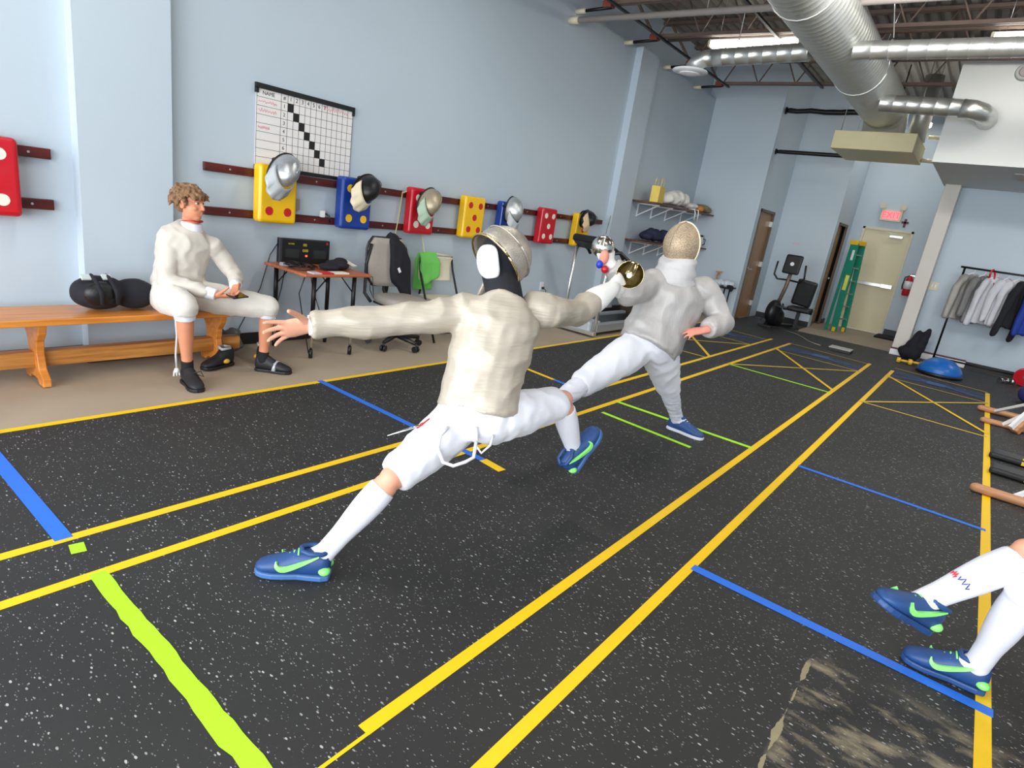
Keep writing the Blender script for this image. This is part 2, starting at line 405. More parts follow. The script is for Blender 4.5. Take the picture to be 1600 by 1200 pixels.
# exit door
o = slab((ex0+.05,YE+.02,.01), (ex1-.05,YE+.065,2.14)).build('door_3', CREAM); o['kind'] = 'structure'
mb = MB(); mb.lohi((ex0,YE-.015,0), (ex0+.05,YE+.15,2.19)); mb.lohi((ex1-.05,YE-.015,0), (ex1,YE+.15,2.19)); mb.lohi((ex0,YE-.015,2.14), (ex1,YE+.15,2.19)); mb.build('door_frame', CREAMP, o, bevel=.004)
mb = MB(); mb.lohi((ex0+.06,YE-.05,.98), (ex1-.09,YE+.02,1.05)); mb.lohi((ex1-.3,YE-.065,.97), (ex1-.08,YE-.04,1.06)); mb.build('push_bar', STEEL, o, bevel=.006)
mb = MB(); mb.lohi((ex1-.42,YE-.04,2.02), (ex1-.17,YE+.02,2.07)); mb.bar((ex1-.3,YE-.03,2.08), (ex1-.5,YE-.06,2.13), .02, .012); mb.build('door_closer', STEEL, o, bevel=.005)

# ------------------------------------------------------------------ floor tapes
def strip(mb, p, q, w=.047, z=.0042, h=.0008):
    p, q = V((p[0],p[1],z)), V((q[0],q[1],z)); d = (q-p).normalized(); n = V((-d.y,d.x,0))*w/2
    vs = [p-n, q-n, q+n, p+n]; mb.add([v+V((0,0,0)) for v in vs]+[v+V((0,0,h)) for v in vs], [(0,1,2,3),(4,5,6,7),(0,1,5,4),(1,2,6,5),(2,3,7,6),(3,0,4,7)])
TZ = [.0042]
def tape(p, q, m, label, w=.047, group=None):
    TZ[0] += .00012; mb = MB(); strip(mb, p, q, w, TZ[0]); o = mb.build('floor_tape', m); return tag(o, label, 'tape', group or 'floor tapes')
T1, T2, T3, T4, T5, T6 = -3.80, -2.557, -2.25, -1.04, -.715, .436
tape((T1,-2.5), (T1,11.6), YEL, 'yellow border tape between the tan concrete and the black rubber')
tape((T2,-2.5), (T2,10.76), YEL, 'long yellow lane tape second from the bench side')
tape((T3,-2.5), (T3,10.74), YEL, 'long yellow lane tape passing under the lunging fencer, third from the bench')
tape((T4,.965), (T4,10.6), YEL, 'long yellow lane tape with a torn near end, left of the close middle pair')
tape((T4+.017,-2.), (T4+.017,.99), YEL, 'narrow split yellow strip running on from the torn lane tape', .012)
tape((T5,-2.5), (T5,10.45), YEL, 'long yellow lane tape, right of the close middle pair')
tape((T6,-1.5), (T6,10.46), YEL, 'yellow border tape beside the seated fencer in navy shoes', .05)
tape((T1-.01,.69), (T2,.69), BLU, 'wide blue cross tape at the front left corner of the floor', .062)
tape((T2+.06,.712), (T2+.13,.70), GRN, 'small torn scrap of green tape between two yellow lane tapes', .05)
def rag(p, q, w):   # ragged edged tape
    mb = MB(); n = 26; p, q = V(p), V(q); d = (q-p)/n; nn = V((-d.y, d.x, 0)).normalized(); vs = []; TZ[0] += .00012
    for i in range(n+1):
        a, b = w/2+random.uniform(-.004,.004), w/2+random.uniform(-.006,.003)
        if 15 < i < 20: b += .008
        vs += [p+d*i+nn*a+V((0,0,TZ[0])), p+d*i-nn*b+V((0,0,TZ[0]))]
    mb.add(vs, [(2*i, 2*i+1, 2*i+3, 2*i+2) for i in range(n)]); return mb
tag(rag((T3-.01,.70,0), (-.9,.69,0), .062).build('floor_tape', GRN), 'broad ragged green tape at the front of the floor', 'tape', 'floor tapes')
tape((T1-.02,2.745), (-2.1,2.72), BLU, 'blue cross tape reaching the hip of the lunging fencer')
tape((-2.1,2.72), (-1.93,2.70), YEL, 'short yellow tape end below the hanging white cord', .06)
tape((-2.62,2.62), (-2.42,2.66), YEL, 'short crooked yellow tape patch beneath the lunging fencer')
a, b = onZ(808,571), onZ(865,594); tape((a.x,a.y), (b.x,b.y), YEL, 'thin yellow cross tape between the two fencers')
c = onZ(895,606); tape((b.x,b.y), (c.x,c.y), BLU, 'short blue tape end behind the front knee of the lunging fencer')
tape((T3+.02,4.70), (T4,4.70), GRN, 'green cross tape under the far fencer\'s back shoe')
tape((-2.16,4.30), (-1.36,4.23), GRN, 'green cross tape just in front of the far fencer\'s back shoe', .04)
tape((T5+.02,4.66), (T6,4.66), BLU, 'thin blue cross tape across the right lane, farther one', .04)
tape((T5+.01,2.65), (T6+.03,2.635), BLU, 'blue cross tape across the right lane running under the navy shoe', .055)
tape((T3,7.66), (T4,7.6), GRN, 'green cross tape in front of the crossed tapes of the middle lane', .04)
tape((T5,7.58), (T6,7.52), YELF, 'worn yellow cross tape in front of the crossed tapes of the right lane', .034)
tape((T1+.3,7.7), (T2,7.7), YELF, 'worn yellow cross tape in front of the crossed tapes of the left lane', .034)
for nm, x0, x1, yn in (('left', T1, T2, 7.7), ('middle', T3, T4, 7.65), ('right', T5, T6, 7.55)):
    tape((x0,9.85), (x1,yn+.12), YEL, f'yellow diagonal tape of the {nm} lane running from far left to near right', .042)
    tape((x0,yn), (x1,9.6), YELF, f'worn yellow diagonal tape of the {nm} lane running from near left to far right', .04)
    tape((x0,9.7), (x1,9.6), YELF, f'thin worn yellow tape on the near side of the blue lattice in the {nm} lane', .025)
    tape((x0,10.72), (x1,10.5), YELF, f'thin worn yellow tape on the far side of the blue lattice in the {nm} lane', .025)
    mb = MB(); xm = (x0+x1)/2
    for i in range(9):
        TZ[0] += .00006; ya, yb = random.uniform(9.72,10.5), random.uniform(9.72,10.5)
        strip(mb, (x0+.03,ya), (xm+random.uniform(-.04,.04),10.12+random.uniform(-.08,.08)), .011, TZ[0]); strip(mb, (xm+random.uniform(-.04,.04),10.12+random.uniform(-.08,.08)), (x1-.03,yb-.1), .011, TZ[0])
    for i in range(5): TZ[0] += .00006; strip(mb, (xm-.12,10.0+.05*i), (xm+.1,10.02+.05*i), .04, TZ[0])
    tag(mb.build('tape_lattice', BLUF), f'criss-crossed blue tape lattice at the far end of the {nm} lane', 'tape')
# ------------------------------------------------------------------ left wall: rails, pads, score chart, masks
def rail(y0, y1, z, label):
    mb = MB(); mb.lohi((XL+.004,y0,z-.033), (XL+.04,y1,z+.033)); t = tag(mb.build('wall_rail', RAILW, None, bevel=.003), label, 'rail', 'wooden wall rails')
    mb = MB(); y = y0+.2
    while y < y1:
        mb.cyl((XL+.039,y,z), (XL+.043,y,z), .008, n=8); y += .4
    mb.build('screw', STEEL, t)
rail(2.41, 8.6, 1.465, 'long dark red wooden rail on the wall, upper one behind the row of pads')
rail(2.41, 8.6, 1.13, 'long dark red wooden rail on the wall, lower one behind the row of pads')
rail(.3, 1.42, 1.40, 'short dark red wooden rail behind the cut-off red pad, upper one')
rail(.3, 1.42, 1.08, 'short dark red wooden rail behind the cut-off red pad, lower one')
def pad(y0, z0, m, pm, label, w=.35, h=.47):
    t = thing('target_pad', label, 'pad', (XL+.04, y0+w/2, z0), 0, 'dotted target pads on the wall rails')
    mb = MB(); mb.lohi((XL+.042,y0,z0), (XL+.155,y0+w,z0+h)); mb.build('cushion', m, t, bevel=.03, seg=4)
    cy, cz = y0+w/2, z0+h/2
    for a, b in ((-1,-1),(1,-1),(0,0),(-1,1),(1,1)):
        mb = MB(); c = V((XL+.154, cy+a*.085, cz+b*.135)); mb.cyl(c, c+V((.003,0,0)), .036, n=24); mb.build('spot', pm, t)
    return t
pad(onX(34,290,-4.845).y-.37, 1.0, PADR, PIPW, 'red pad with white spots cut off by the left picture edge', .37)
for y, m, pm, l in ((2.80,PADY,PIPR,'yellow pad with red spots under the score chart, silver mask on it'),
    (3.61,PADB,PIPY,'blue pad with yellow spots, black and cream mask on it'),
    (4.47,PADR,PIPW,'red pad with white spots, tan mask with green bib on it'),
    (5.29,PADY,PIPR,'yellow pad with five red spots and no mask on it'),
    (5.96,PADB,PIPY,'blue pad half hidden behind a clear grey mask'),
    (6.81,PADR,PIPW,'red pad with five white spots and no mask on it'),
    (7.70,PADY,PIPR,'yellow pad with red spots at the far end of the rails, black mask on it')):
    pad(y, 1.08, m, pm, l)
# score chart
INK = mat('black_ink', (22,22,24), .6); PINK = mat('pink_marker', (232,150,160), .6); BOARD = mat('whiteboard', (232,228,226), .35, var=.02)
t = thing('score_chart', 'white grid score chart with black diagonal squares on the wall', 'chart', (XL,3.3,1.53))
cy0, cy1, cz0, cz1 = 2.835, 3.775, 1.535, 2.125
MB().lohi((XL+.002,cy0,cz0), (XL+.016,cy1,cz1)).build('board', BOARD, t)
MB().lohi((XL+.002,cy0-.012,cz1-.005), (XL+.03,cy1+.012,cz1+.035)).lohi((XL+.002,cy0-.012,cz1-.04), (XL+.03,cy0+.01,cz1)).lohi((XL+.002,cy1-.01,cz1-.04), (XL+.03,cy1+.012,cz1)).build('top_rail', BLACKB, t)
MB().lohi((XL+.002,cy0-.005,cz0-.03), (XL+.024,cy1+.005,cz0)).build('bottom_rail', BLACKB, t)
W_, H_ = cy1-cy0, cz1-cz0; us = [0,.23,.295]+[.295+.705*i/12 for i in range(1,13)]; rh = H_/9
mb = MB()
for u in us: mb.lohi((XL+.0155,cy0+u*W_-.0015,cz0), (XL+.017,cy0+u*W_+.0015,cz1))
for i in range(10): mb.lohi((XL+.0155,cy0,cz1-i*rh-.0015), (XL+.017,cy1,cz1-i*rh+.0015))
mb.build('grid_lines', INK, t)
mb = MB()
for i in range(1, 8): mb.lohi((XL+.0155,cy0+us[1+i]*W_,cz1-(i+1)*rh), (XL+.0172,cy0+us[2+i]*W_,cz1-i*rh))
mb.build('marking', INK, t)
CM = lambda y, z: frame((XL+.0165,y,z), (0,1,0), (1,0,0))
for i in range(1, 8):
    text_mesh(str(i), .045, CM(cy0+(us[1+i]+us[2+i])/2*W_, cz1-rh/2)).build('lettering', INK, t)
    text_mesh(str(i), .042, CM(cy0+(us[1]+us[2])/2*W_, cz1-(i+.5)*rh)).build('lettering', INK, t)
text_mesh('NAME', .04, CM(cy0+.11*W_, cz1-rh/2)).build('lettering', INK, t)
text_mesh('#', .04, CM(cy0+.262*W_, cz1-rh/2)).build('lettering', INK, t)
def scribble(y, z, w, h, n=22):
    return MB().tube([(XL+.0172, y+w*i/n, z+h*(math.sin(i*1.9)*.5+random.uniform(-.3,.3))) for i in range(n+1)], .0022, 5)
for i in (1, 2, 4): scribble(cy0+.015, cz1-(i+.5)*rh, .16 if i < 3 else .1, .022).build('handwriting', PINK, t)
scribble(cy0+.66*W_, cz1-.5*rh, .27, .028, 34).build('handwriting', PINK, t)
# fencing masks
SILV = mesh_mat('silver_mesh', (214,216,218), (140,142,146), 300, .75, .28); DARKM = mesh_mat('black_mesh', (34,34,36), (16,16,18), 300, .3, .35)
TANM = mesh_mat('tan_mesh', (190,176,150), (120,110,94), 300, .5, .4); CLEARM = mesh_mat('grey_mesh', (196,200,200), (150,154,156), 300, .6, .25)
BIBW = mat('white_bib_cloth', (226,228,230), .85, var=.05, sheen=.2); BIBS = mat('silver_bib_cloth', (188,194,196), .6, .25, var=.08); BIBC = mat('cream_bib_cloth', (228,216,186), .85, var=.05)
BIBG = mat('green_bib_cloth', (170,194,172), .8, var=.08); BIBT = mat('tan_bib_cloth', (212,186,150), .85, var=.05)
def mask_parts(t, M, mm, bm, rim=BLKM, s=1.0, back=True, bibdrop=.13, bibm=None):
    """local: +Y out of the face, Z to the crown; mesh dome, rim, bib below, strap behind"""
    K = M @ Matrix.Scale(s, 4); rr = []; n = 32
    for k in range(13):
        th = k/12*1.86; y = -.035+.165*math.cos(1.86-th) if False else None
    for k in range(14):
        a = PI*.5*k/13*1.0
        y = -.06+.185*math.sin(a); q = math.cos(a) if k else 1.0
        q = max(q, .04)
        rr.append([(math.cos(2*PI*j/n)*.112*q, y, math.sin(2*PI*j/n)*.158*q*(1 if math.sin(2*PI*j/n) > 0 else .98)+.01-.03*(1-q)) for j in range(n)])
    mb = MB(K); mb.rings(rr, caps=True); mb.f[-2] = mb.f[-1]; mb.s[-2] = mb.s[-1]; mb.m[-2] = mb.m[-1]; mb.f.pop(); mb.s.pop(); mb.m.pop()
    o = mb.build('mesh_dome', mm, t); sd = o.modifiers.new('s', 'SOLIDIFY'); sd.thickness = .004
    mb = MB(K); mb.tube([(math.cos(2*PI*j/n)*.114, -.06, math.sin(2*PI*j/n)*.16+.01) for j in range(n+1)], .007, 8); mb.build('rim', rim, t)
    mb = MB(K); mb.tube([(math.cos(a)*.02 if False else 0, -.06+.188*math.sin(a), .01+.16*math.cos(a)) for a in [i/12*PI*.5 for i in range(1,12)]], .0035, 6); mb.build('ridge', mm, t)
    rows = []
    for k in range(6):
        f = k/5; row = []
        for j in range(17):
            a = PI*(1.08+.84*j/16); r1 = 1+.16*f
            x = math.cos(a)*.115*r1; z = math.sin(a)*.15+.02-bibdrop*f*(-math.sin(a))**.4
            y = -.02+.105*(-math.sin(a))*(1-.25*f)+.012*math.sin(j*1.7)*f
            row.append(V((x, y, z)))
        rows.append(row)
    mb = MB(K); m_ = len(rows[0]); mb.add([p for r in rows for p in r], [(i*m_+j, i*m_+j+1, (i+1)*m_+j+1, (i+1)*m_+j) for i in range(5) for j in range(m_-1)], True)
    o = mb.build('bib', bm, t); sd = o.modifiers.new('s', 'SOLIDIFY'); sd.thickness = .012; sd.offset = 1
    if back:
        mb = MB(K); mb.tube([(math.cos(a)*.108, -.06-.09*math.sin(a), .03) for a in [PI*i/12 for i in range(13)]], .012, 8); mb.build('back_strap', BLKF, t)
for px, py, mm, bm, roll, l, tl in ((446,270,SILV,BIBS,-26,'silver mesh fencing mask hanging on the yellow pad by the chart',-18),
    (574,297,DARKM,BIBC,-34,'black mesh fencing mask with cream bib hanging on the blue pad',-18),
    (672,318,TANM,BIBG,-24,'tan mesh fencing mask with pale green bib hanging on the red pad',-20),
    (803,330,CLEARM,BIBS,-6,'light grey fencing mask hanging on the half hidden blue pad',-14),
    (919,343,DARKM,BIBT,-40,'black fencing mask with tan bib hanging on the far yellow pad',-14)):
    p = onX(px, py, -4.72)
    # faces out of the wall and along the room, leaning, bib swung to one side
    R = Matrix.Rotation(math.radians(-84), 3, 'Z') @ Matrix.Rotation(math.radians(roll*1.5), 3, 'Y') @ Matrix.Rotation(math.radians(tl+12), 3, 'X')
    t = thing('fencing_mask', l, 'mask', p, R, 'fencing masks hanging on the pads'); mask_parts(t, WM[t.name], mm, bm, s=.98)
# small fittings on the wall
t = thing('wall_box', 'small grey box on the wall beside the near yellow pad', 'box', (XL,3.24,1.25)); MB().lohi((XL,3.19,1.2), (XL+.03,3.26,1.3)).build('body', GREYP, t, bevel=.004)
t = thing('wall_hook', 'small black and white clip on the lower rail left of the blue pad', 'hook', (XL,3.5,1.18))
MB().lohi((XL+.04,3.46,1.16), (XL+.07,3.5,1.22)).build('bracket', WHITEP, t, bevel=.003); MB().tube([(XL+.05,3.5,1.2),(XL+.1,3.52,1.18),(XL+.1,3.53,1.12)], .009, 8).build('hook', BLKP, t)
t = thing('wall_outlet', 'white outlet with a black plug on the wall under the far red pad', 'outlet', onX(846,447,XL))
p = onX(846,447,XL); MB().lohi(p+V((0,-.04,-.06)), p+V((.008,.04,.06))).build('plate', WHITEP, t, bevel=.002)
MB().box(p+V((.022,.015,-.025)), (.03,.03,.03)).build('plug', BLKP, t, bevel=.003)
MB().tube([p+V((.035,.015,-.03)), p+V((.05,.05,-.05)), p+V((.05,.08,-.14)), p+V((.03,.09,-.3)), V((XL+.03,p.y+.1,.12)), V((XL+.05,p.y+.15,.01))], .005, 6).build('cord', BLKP, t)
ROPE = mat('yellow_rope', (214,202,150), .7)
t = thing('jump_rope', 'pale yellow jump rope hanging from the rail by its dark handles', 'rope', (XL+.05,4.5,1.47))
a0, a1 = onX(629,300,XL+.045), onX(612,392,XL+.045); b0, b1 = onX(670,366,XL+.17), onX(659,440,XL+.07)
MB().tube([a0, (a0+a1)/2+V((0,.01,0)), a1, a1+V((.02,-.03,-.3))], .0055, 6).build('rope', ROPE, t)
MB().tube([a0, V((XL+.046,4.46,1.49)), V((XL+.1,4.44,1.5)), V((XL+.046,4.43,1.47))], .0055, 6).build('rope', ROPE, t)
MB().tube([V((XL+.05,b0.y,1.12)), (b0+b1)/2, b1], .0055, 6).build('rope', ROPE, t)
MB().cyl(b1, b1+V((0,-.02,-.14)), .015, .012, 12).build('handle', BLKP, t); q = a1+V((.02,-.03,-.3)); MB().cyl(q, q+V((0,-.01,-.14)), .015, .012, 12).build('handle', BLKP, t)

# ------------------------------------------------------------------ bench and what lies on and under it
t = thing('wooden_bench', 'long varnished wooden bench along the wall with a seated fencer on it', 'bench', (-4.55,1.2,0))
BX0, BX1, BZ = -4.80, -4.40, .445
MB().lohi((BX0,-1.0,BZ-.042), (BX1,2.62,BZ)).build('seat', BENCHW, t, bevel=.006)
def bench_leg(y):
    prof = [(-.17,0),(-.17,.05),(-.10,.10),(-.075,.2),(-.09,.28),(-.14,.34),(-.16,.403),(.16,.403),(.14,.34),(.09,.28),(.075,.2),(.10,.10),(.17,.05),(.17,0),(.09,0),(.06,.03),(-.06,.03),(-.09,0)]
    M = frame(((BX0+BX1)/2, y+.022, 0), (1,0,0), (0,-1,0)); return MB().prism(prof, M, .045).build('leg', BENCHW, t, bevel=.005)
for y in (-.75, 1.17, 2.31): bench_leg(y)
MB().lohi((-4.64,-.9,.10), (-4.56,2.5,.20)).build('stretcher', BEAMW, t, bevel=.004)
# black mask lying on the bench
p = V((-4.62,1.55,BZ+.118)); R = Matrix.Rotation(math.radians(-70), 3, 'Z') @ Matrix.Rotation(math.radians(78), 3, 'X')
t = thing('fencing_mask', 'black fencing mask lying on the wooden bench with its straps showing', 'mask', p)
mb = MB(); mb.ell(p+V((0,-.01,.0)), (.13,.17,.115)); mb.ell(p+V((.01,.2,-.01)), (.13,.14,.105)); mb.ell(p+V((.06,-.02,0)), (.1,.13,.09))
place('padded_shell', fuse(mb, .008, 12, lambda q: .005*noise.noise(q*14)), BLKF, t)
mb = MB(); mb.ell(p+V((.105,-.03,.01)), (.055,.105,.082)); mb.build('mesh_dome', DARKM, t)
for dy in (-.06, .03):
    mb = MB(); mb.tube([p+V((.02,dy,.118)), p+V((.1,dy,.1)), p+V((.165,dy+.01,.03)), p+V((.15,dy+.02,-.05))], .014, 8); mb.build('strap', BLKF, t)
for dy in (-.10, .02): MB().box(p+V((.055,dy,.112)), (.05,.055,.012), Matrix.Rotation(.5, 3, 'Y')).build('velcro_tab', mat('pale_label', (196,206,204), .6), t, bevel=.002)
# body cord hanging from the bench edge
WCORD = mat('white_cord', (222,222,226), .5, var=.03)
t = thing('body_cord', 'white body cord with a three-pronged plug hanging off the bench edge', 'cord', (BX1+.02,1.78,.1))
q = onX(274,492,BX1+.02); z0 = onX(276,575,BX1+.02)
MB().tube([q+V((-.06,-.0,.012)), q+V((-.015,0,.012)), q+V((.0,.0,-.01)), q.lerp(z0,.4)+V((0,.006,0)), q.lerp(z0,.75)+V((0,-.004,0)), z0], .007, 8).build('cord', WCORD, t)
MB().tube([z0, z0+V((0,0,-.03))], [.012,.024], 10).build('plug', WHITEP, t)
for dy in (-.018, .0, .018): MB().cyl(z0+V((0,dy,-.025)), z0+V((0,dy*1.1,-.075)), .006, n=8).build('prong', WHITEP, t)
# shoes under the bench end: two pairs' worth of dark shoes
def shoe_mesh(t, H, d, L=.28, w=1.0, up=(0,0,1), upper=None, sole=None, high=0, collar=None):
    """shoe from heel point H on its sole, toe along d"""
    d = V(d).normalized(); u = V(up); s = d.cross(u).normalized(); u = s.cross(d).normalized()
    def sec(x, hw, z0, z1, n=18):
        c = H+d*x*L; out = []
        for j in range(n):
            a = 2*PI*j/n; ca, sa = math.cos(a), math.sin(a)
            px = hw*w*(abs(ca)**.75)*(1 if ca >= 0 else -1)
            pz = (z0+z1)/2+(z1-z0)/2*(abs(sa)**.8)*(1 if sa >= 0 else -1)
            if pz > (z0+z1)/2: px *= 1-.35*((pz-(z0+z1)/2)/((z1-z0)/2))**2
            out.append(c+s*px+u*pz)
        return out
    hh = .118+high
    mb = MB(); mb.rings([sec(.0,.02,.03,hh*.75), sec(.02,.032,.016,hh*.98), sec(.1,.041,.014,hh), sec(.24,.044,.014,hh*1.0), sec(.36,.044,.014,hh*.98), sec(.47,.045,.014,.108), sec(.6,.048,.014,.09), sec(.76,.05,.014,.074), sec(.88,.045,.016,.062), sec(.96,.033,.02,.05), sec(1.0,.018,.024,.038)])
    o = mb.build('upper', upper, t)
    out = [(-.01,.02),(.0,.034),(.1,.044),(.25,.044),(.42,.042),(.6,.05),(.75,.054),(.88,.049),(.97,.036),(1.01,.014)]
    poly = [(x*L, y*w) for x, y in out]+[(x*L, -y*w) for x, y in reversed(out)]
    mb = MB(); mb.prism(poly, frame(H, d, u), .024); mb.build('sole', sole, t, bevel=.006)
    return o, s, u
SHB = mat('black_shoe', (30,30,34), .55, var=.15); SOLEG = mat('grey_sole', (120,122,126), .6); SOLEB = mat('black_sole', (26,26,28), .5)
GOLD = mat('gold_trim', (226,176,62), .45); GREYT = mat('grey_trim', (176,178,180), .5)
for k, (px, py, a, lbl) in enumerate(((372,574,15,'dark sports shoe with grey collar lying under the bench end'), (420,566,60,'black and gold sports shoe behind the seated fencer\'s foot'))):
    H = onZ(px, py, .0)+V((-.1,0,0)); dd = V((math.cos(math.radians(a-90)), math.sin(math.radians(a-90)), 0))
    t = thing('sports_shoe', lbl, 'shoe', H, 0, 'loose shoes by the bench'); o, s, u = shoe_mesh(t, H, dd, .27, 1.05, upper=SHB, sole=SOLEB, high=.03)
    MB().tube([H+dd*.05+s*.036+u*.148, H+dd*.10+u*.148+s*.03, H+dd*.12-s*.03+u*.145, H+dd*.05-s*.036+u*.148, H+dd*.015+u*.142, H+dd*.05+s*.036+u*.148], .012, 8).build('collar', GREYT, t)
    for q in (-1, 1): MB().ell(H+dd*.09+s*.036*q+u*.05, (.03,.03,.02)).build('trim_patch', GOLD, t)
t = thing('silver_ball', 'crumpled grey plastic bag behind the bench leg', 'bag', (-4.72,2.52,0)); mb = MB()
for i in range(7): mb.ell((-4.75+random.uniform(-.05,.05), 2.5+random.uniform(-.06,.06), .07+random.uniform(0,.12)), random.uniform(.05,.075), n=12)
t.name = 'plastic_bag'; WM['plastic_bag'] = WM['silver_ball']; place('sheet', fuse(mb, .012, 2, lambda q: .012*noise.noise(q*22)), mat('grey_plastic', (96,98,100), .4, var=.4, scale=18), t)

# ------------------------------------------------------------------ table with scoring machine
t = thing('folding_table', 'small wooden-topped folding table with black and chrome legs by the wall', 'table', (-4.64,3.26,0))
TZ0 = .74; mb = MB(); mb.lohi((-4.955,2.92,TZ0-.025), (-4.33,3.60,TZ0)); mb.build('tabletop', TABLEW, t, bevel=.008)
for x, y in ((-4.87,2.99), (-4.41,3.06), (-4.83,3.5), (-4.38,3.45)):
    mb = MB(); mb.cyl((x,y,.32), (x,y,TZ0-.025), .019, n=14); mb.build('leg', BLKM, t)
    mb = MB(); mb.cyl((x,y,.06), (x,y,.33), .014, n=14); mb.build('leg_extension', CHROME, t); mb = MB(); mb.cyl((x,y,0), (x,y,.07), .018, n=12); mb.build('leg_foot', BLKP, t)
    dy = .14 if y < 3.2 else -.14
    mb = MB(); mb.tube([(x,y,TZ0-.18), (x,y+dy,TZ0-.03)], .006, 8); mb.build('brace', BLKM, t)
t = thing('scoring_machine', 'black scoring machine with dim displays standing on the table', 'scoring machine', (-4.86,3.26,TZ0))
a, b = V((-4.905,3.03,TZ0+.002)), V((-4.83,3.5,TZ0+.002)); ax = (b-a).normalized(); nrm = ax.cross(V((0,0,1))).normalized()
M = frame(a, ax, nrm); L_ = (b-a).length
K = M; mb = MB(K); mb.lohi((0,0,-.05), (L_,.215,0)); mb.build('body', BLKP, t, bevel=.008)
mb = MB(K); mb.lohi((.0,.0,-.05), (.028,.216,.004)); mb.build('end_panel', mat('grey_black', (52,54,62), .4), t, bevel=.004)
DISP = mat('dark_display', (44,46,46), .25); AMB = mat('amber_digit', (178,160,40), .4, emit=.25); LEDR = mat('red_led', (255,70,50), .4, emit=4)
for x in (.06, .32): MB(K).lohi((x,.05,0), (x+.12,.125,.002)).build('display', DISP, t)
text_mesh('00', .035, K @ Matrix.Translation((.235,.165,.001))).build('digit', AMB, t); text_mesh('000', .035, K @ Matrix.Translation((.24,.115,.001))).build('digit', AMB, t)
text_mesh('SCORE', .018, K @ Matrix.Translation((.11,.17,.001))).build('lettering', AMB, t)
MB(K).cyl((.25,.07,0), (.25,.07,.006), .009, n=12).build('indicator_light', LEDR, t); MB(K).cyl((L_-.03,.19,0), (L_-.03,.19,.004), .012, n=14).build('button', mat('dim_red', (150,40,50), .4), t)
DEV = t
def cloth_heap(name, label, cat, items, m, voxel=.01, amp=.008, fr=16, group=None, loc=None):
    mb = MB()
    for c, r in items: mb.ell(c, r, n=14)
    t = thing(name, label, cat, loc or (items[0][0][0], items[0][0][1], min(c[2]-(r[2] if hasattr(r,'__len__') else r) for c, r in items)), 0, group)
    place('cloth', fuse(mb, voxel, 6, lambda q: amp*noise.noise(q*fr)), m, t); return t
cloth_heap('cloth_bag', 'black soft bag on the right end of the table', 'bag', [((-4.6,3.42,TZ0+.042), (.12,.1,.042)), ((-4.66,3.5,TZ0+.05), (.07,.07,.05)), ((-4.55,3.3,TZ0+.03), (.09,.1,.03))], BLKF, .008, .006)
t = thing('equipment_reel', 'tangle of black cables and connectors on the table front', 'cable', (-4.55,3.1,TZ0)); mb = MB()
for i in range(7):
    c = V((-4.62+random.uniform(-.12,.1), 3.1+random.uniform(-.08,.1), TZ0+.008+.004*i)); r = random.uniform(.05,.1)
    mb.tube([c+V((math.cos(q)*r, math.sin(q)*r*1.2, .004*math.sin(q*3))) for q in [2*PI*k/18 for k in range(19)]], .005, 6)
t.name = 'cable_tangle'; WM['cable_tangle'] = WM['equipment_reel']; mb.build('cable', BLKP, t); MB().box((-4.74,2.98,TZ0+.015), (.05,.06,.03)).build('connector', GREYT, t, bevel=.004)
PAPR = mat('red_print', (206,40,50), .6); PAPW = mat('paper', (236,230,214), .7)
t = thing('paper_pad', 'red and white papers on the front edge of the table', 'paper', (-4.4,3.2,TZ0))
MB().lohi((-4.42,3.08,TZ0+.001), (-4.335,3.2,TZ0+.012)).build('cover', PAPR, t); MB().lohi((-4.43,3.2,TZ0+.001), (-4.34,3.36,TZ0+.012)).build('sheet', PAPW, t); MB().lohi((-4.43,3.0,TZ0+.001), (-4.335,3.08,TZ0+.01)).build('sheet', mat('lilac_paper', (200,196,214), .7), t)
t = thing('paper_fan', 'cream paper sheets fanned out behind the black bag on the table', 'paper', (-4.72,3.55,TZ0))
for i in range(4): MB().box((-4.66+.02*i,3.56,TZ0+.02+.012*i), (.12,.07,.002), Matrix.Rotation(-.5+.25*i, 3, 'Z') @ Matrix.Rotation(.3, 3, 'Y')).build('sheet', PAPW, t)
for i, (pts, l) in enumerate(([[(-4.93,3.06,.95),(-4.96,2.98,.8),(-4.97,2.9,.5),(-4.975,2.72,.16),(-4.9,2.6,.01)], 'thin black cable falling behind the table, leftmost'], [[(-4.94,3.12,.71),(-4.96,3.1,.5),(-4.96,3.02,.2),(-4.95,2.95,.01)], 'thin black cable hanging behind the back table leg'],
    [[(-4.45,3.0,.714),(-4.5,2.98,.55),(-4.48,3.02,.3),(-4.5,3.1,.01)], 'thin black cable hanging beside the front table leg'], [[(-4.93,3.36,.714),(-4.95,3.42,.5),(-4.95,3.52,.25),(-4.94,3.6,.01)], 'thin black cable hanging between the right table legs'],
    [[(-4.37,3.585,.735),(-4.33,3.61,.72),(-4.32,3.62,.6),(-4.33,3.64,.52),(-4.34,3.6,.6),(-4.345,3.595,.70)], 'small black cable loop hanging at the right table corner'])):
    tag(MB().tube(pts, .0045, 6).build('cable', BLKP), l, 'cable', 'cables around the table')

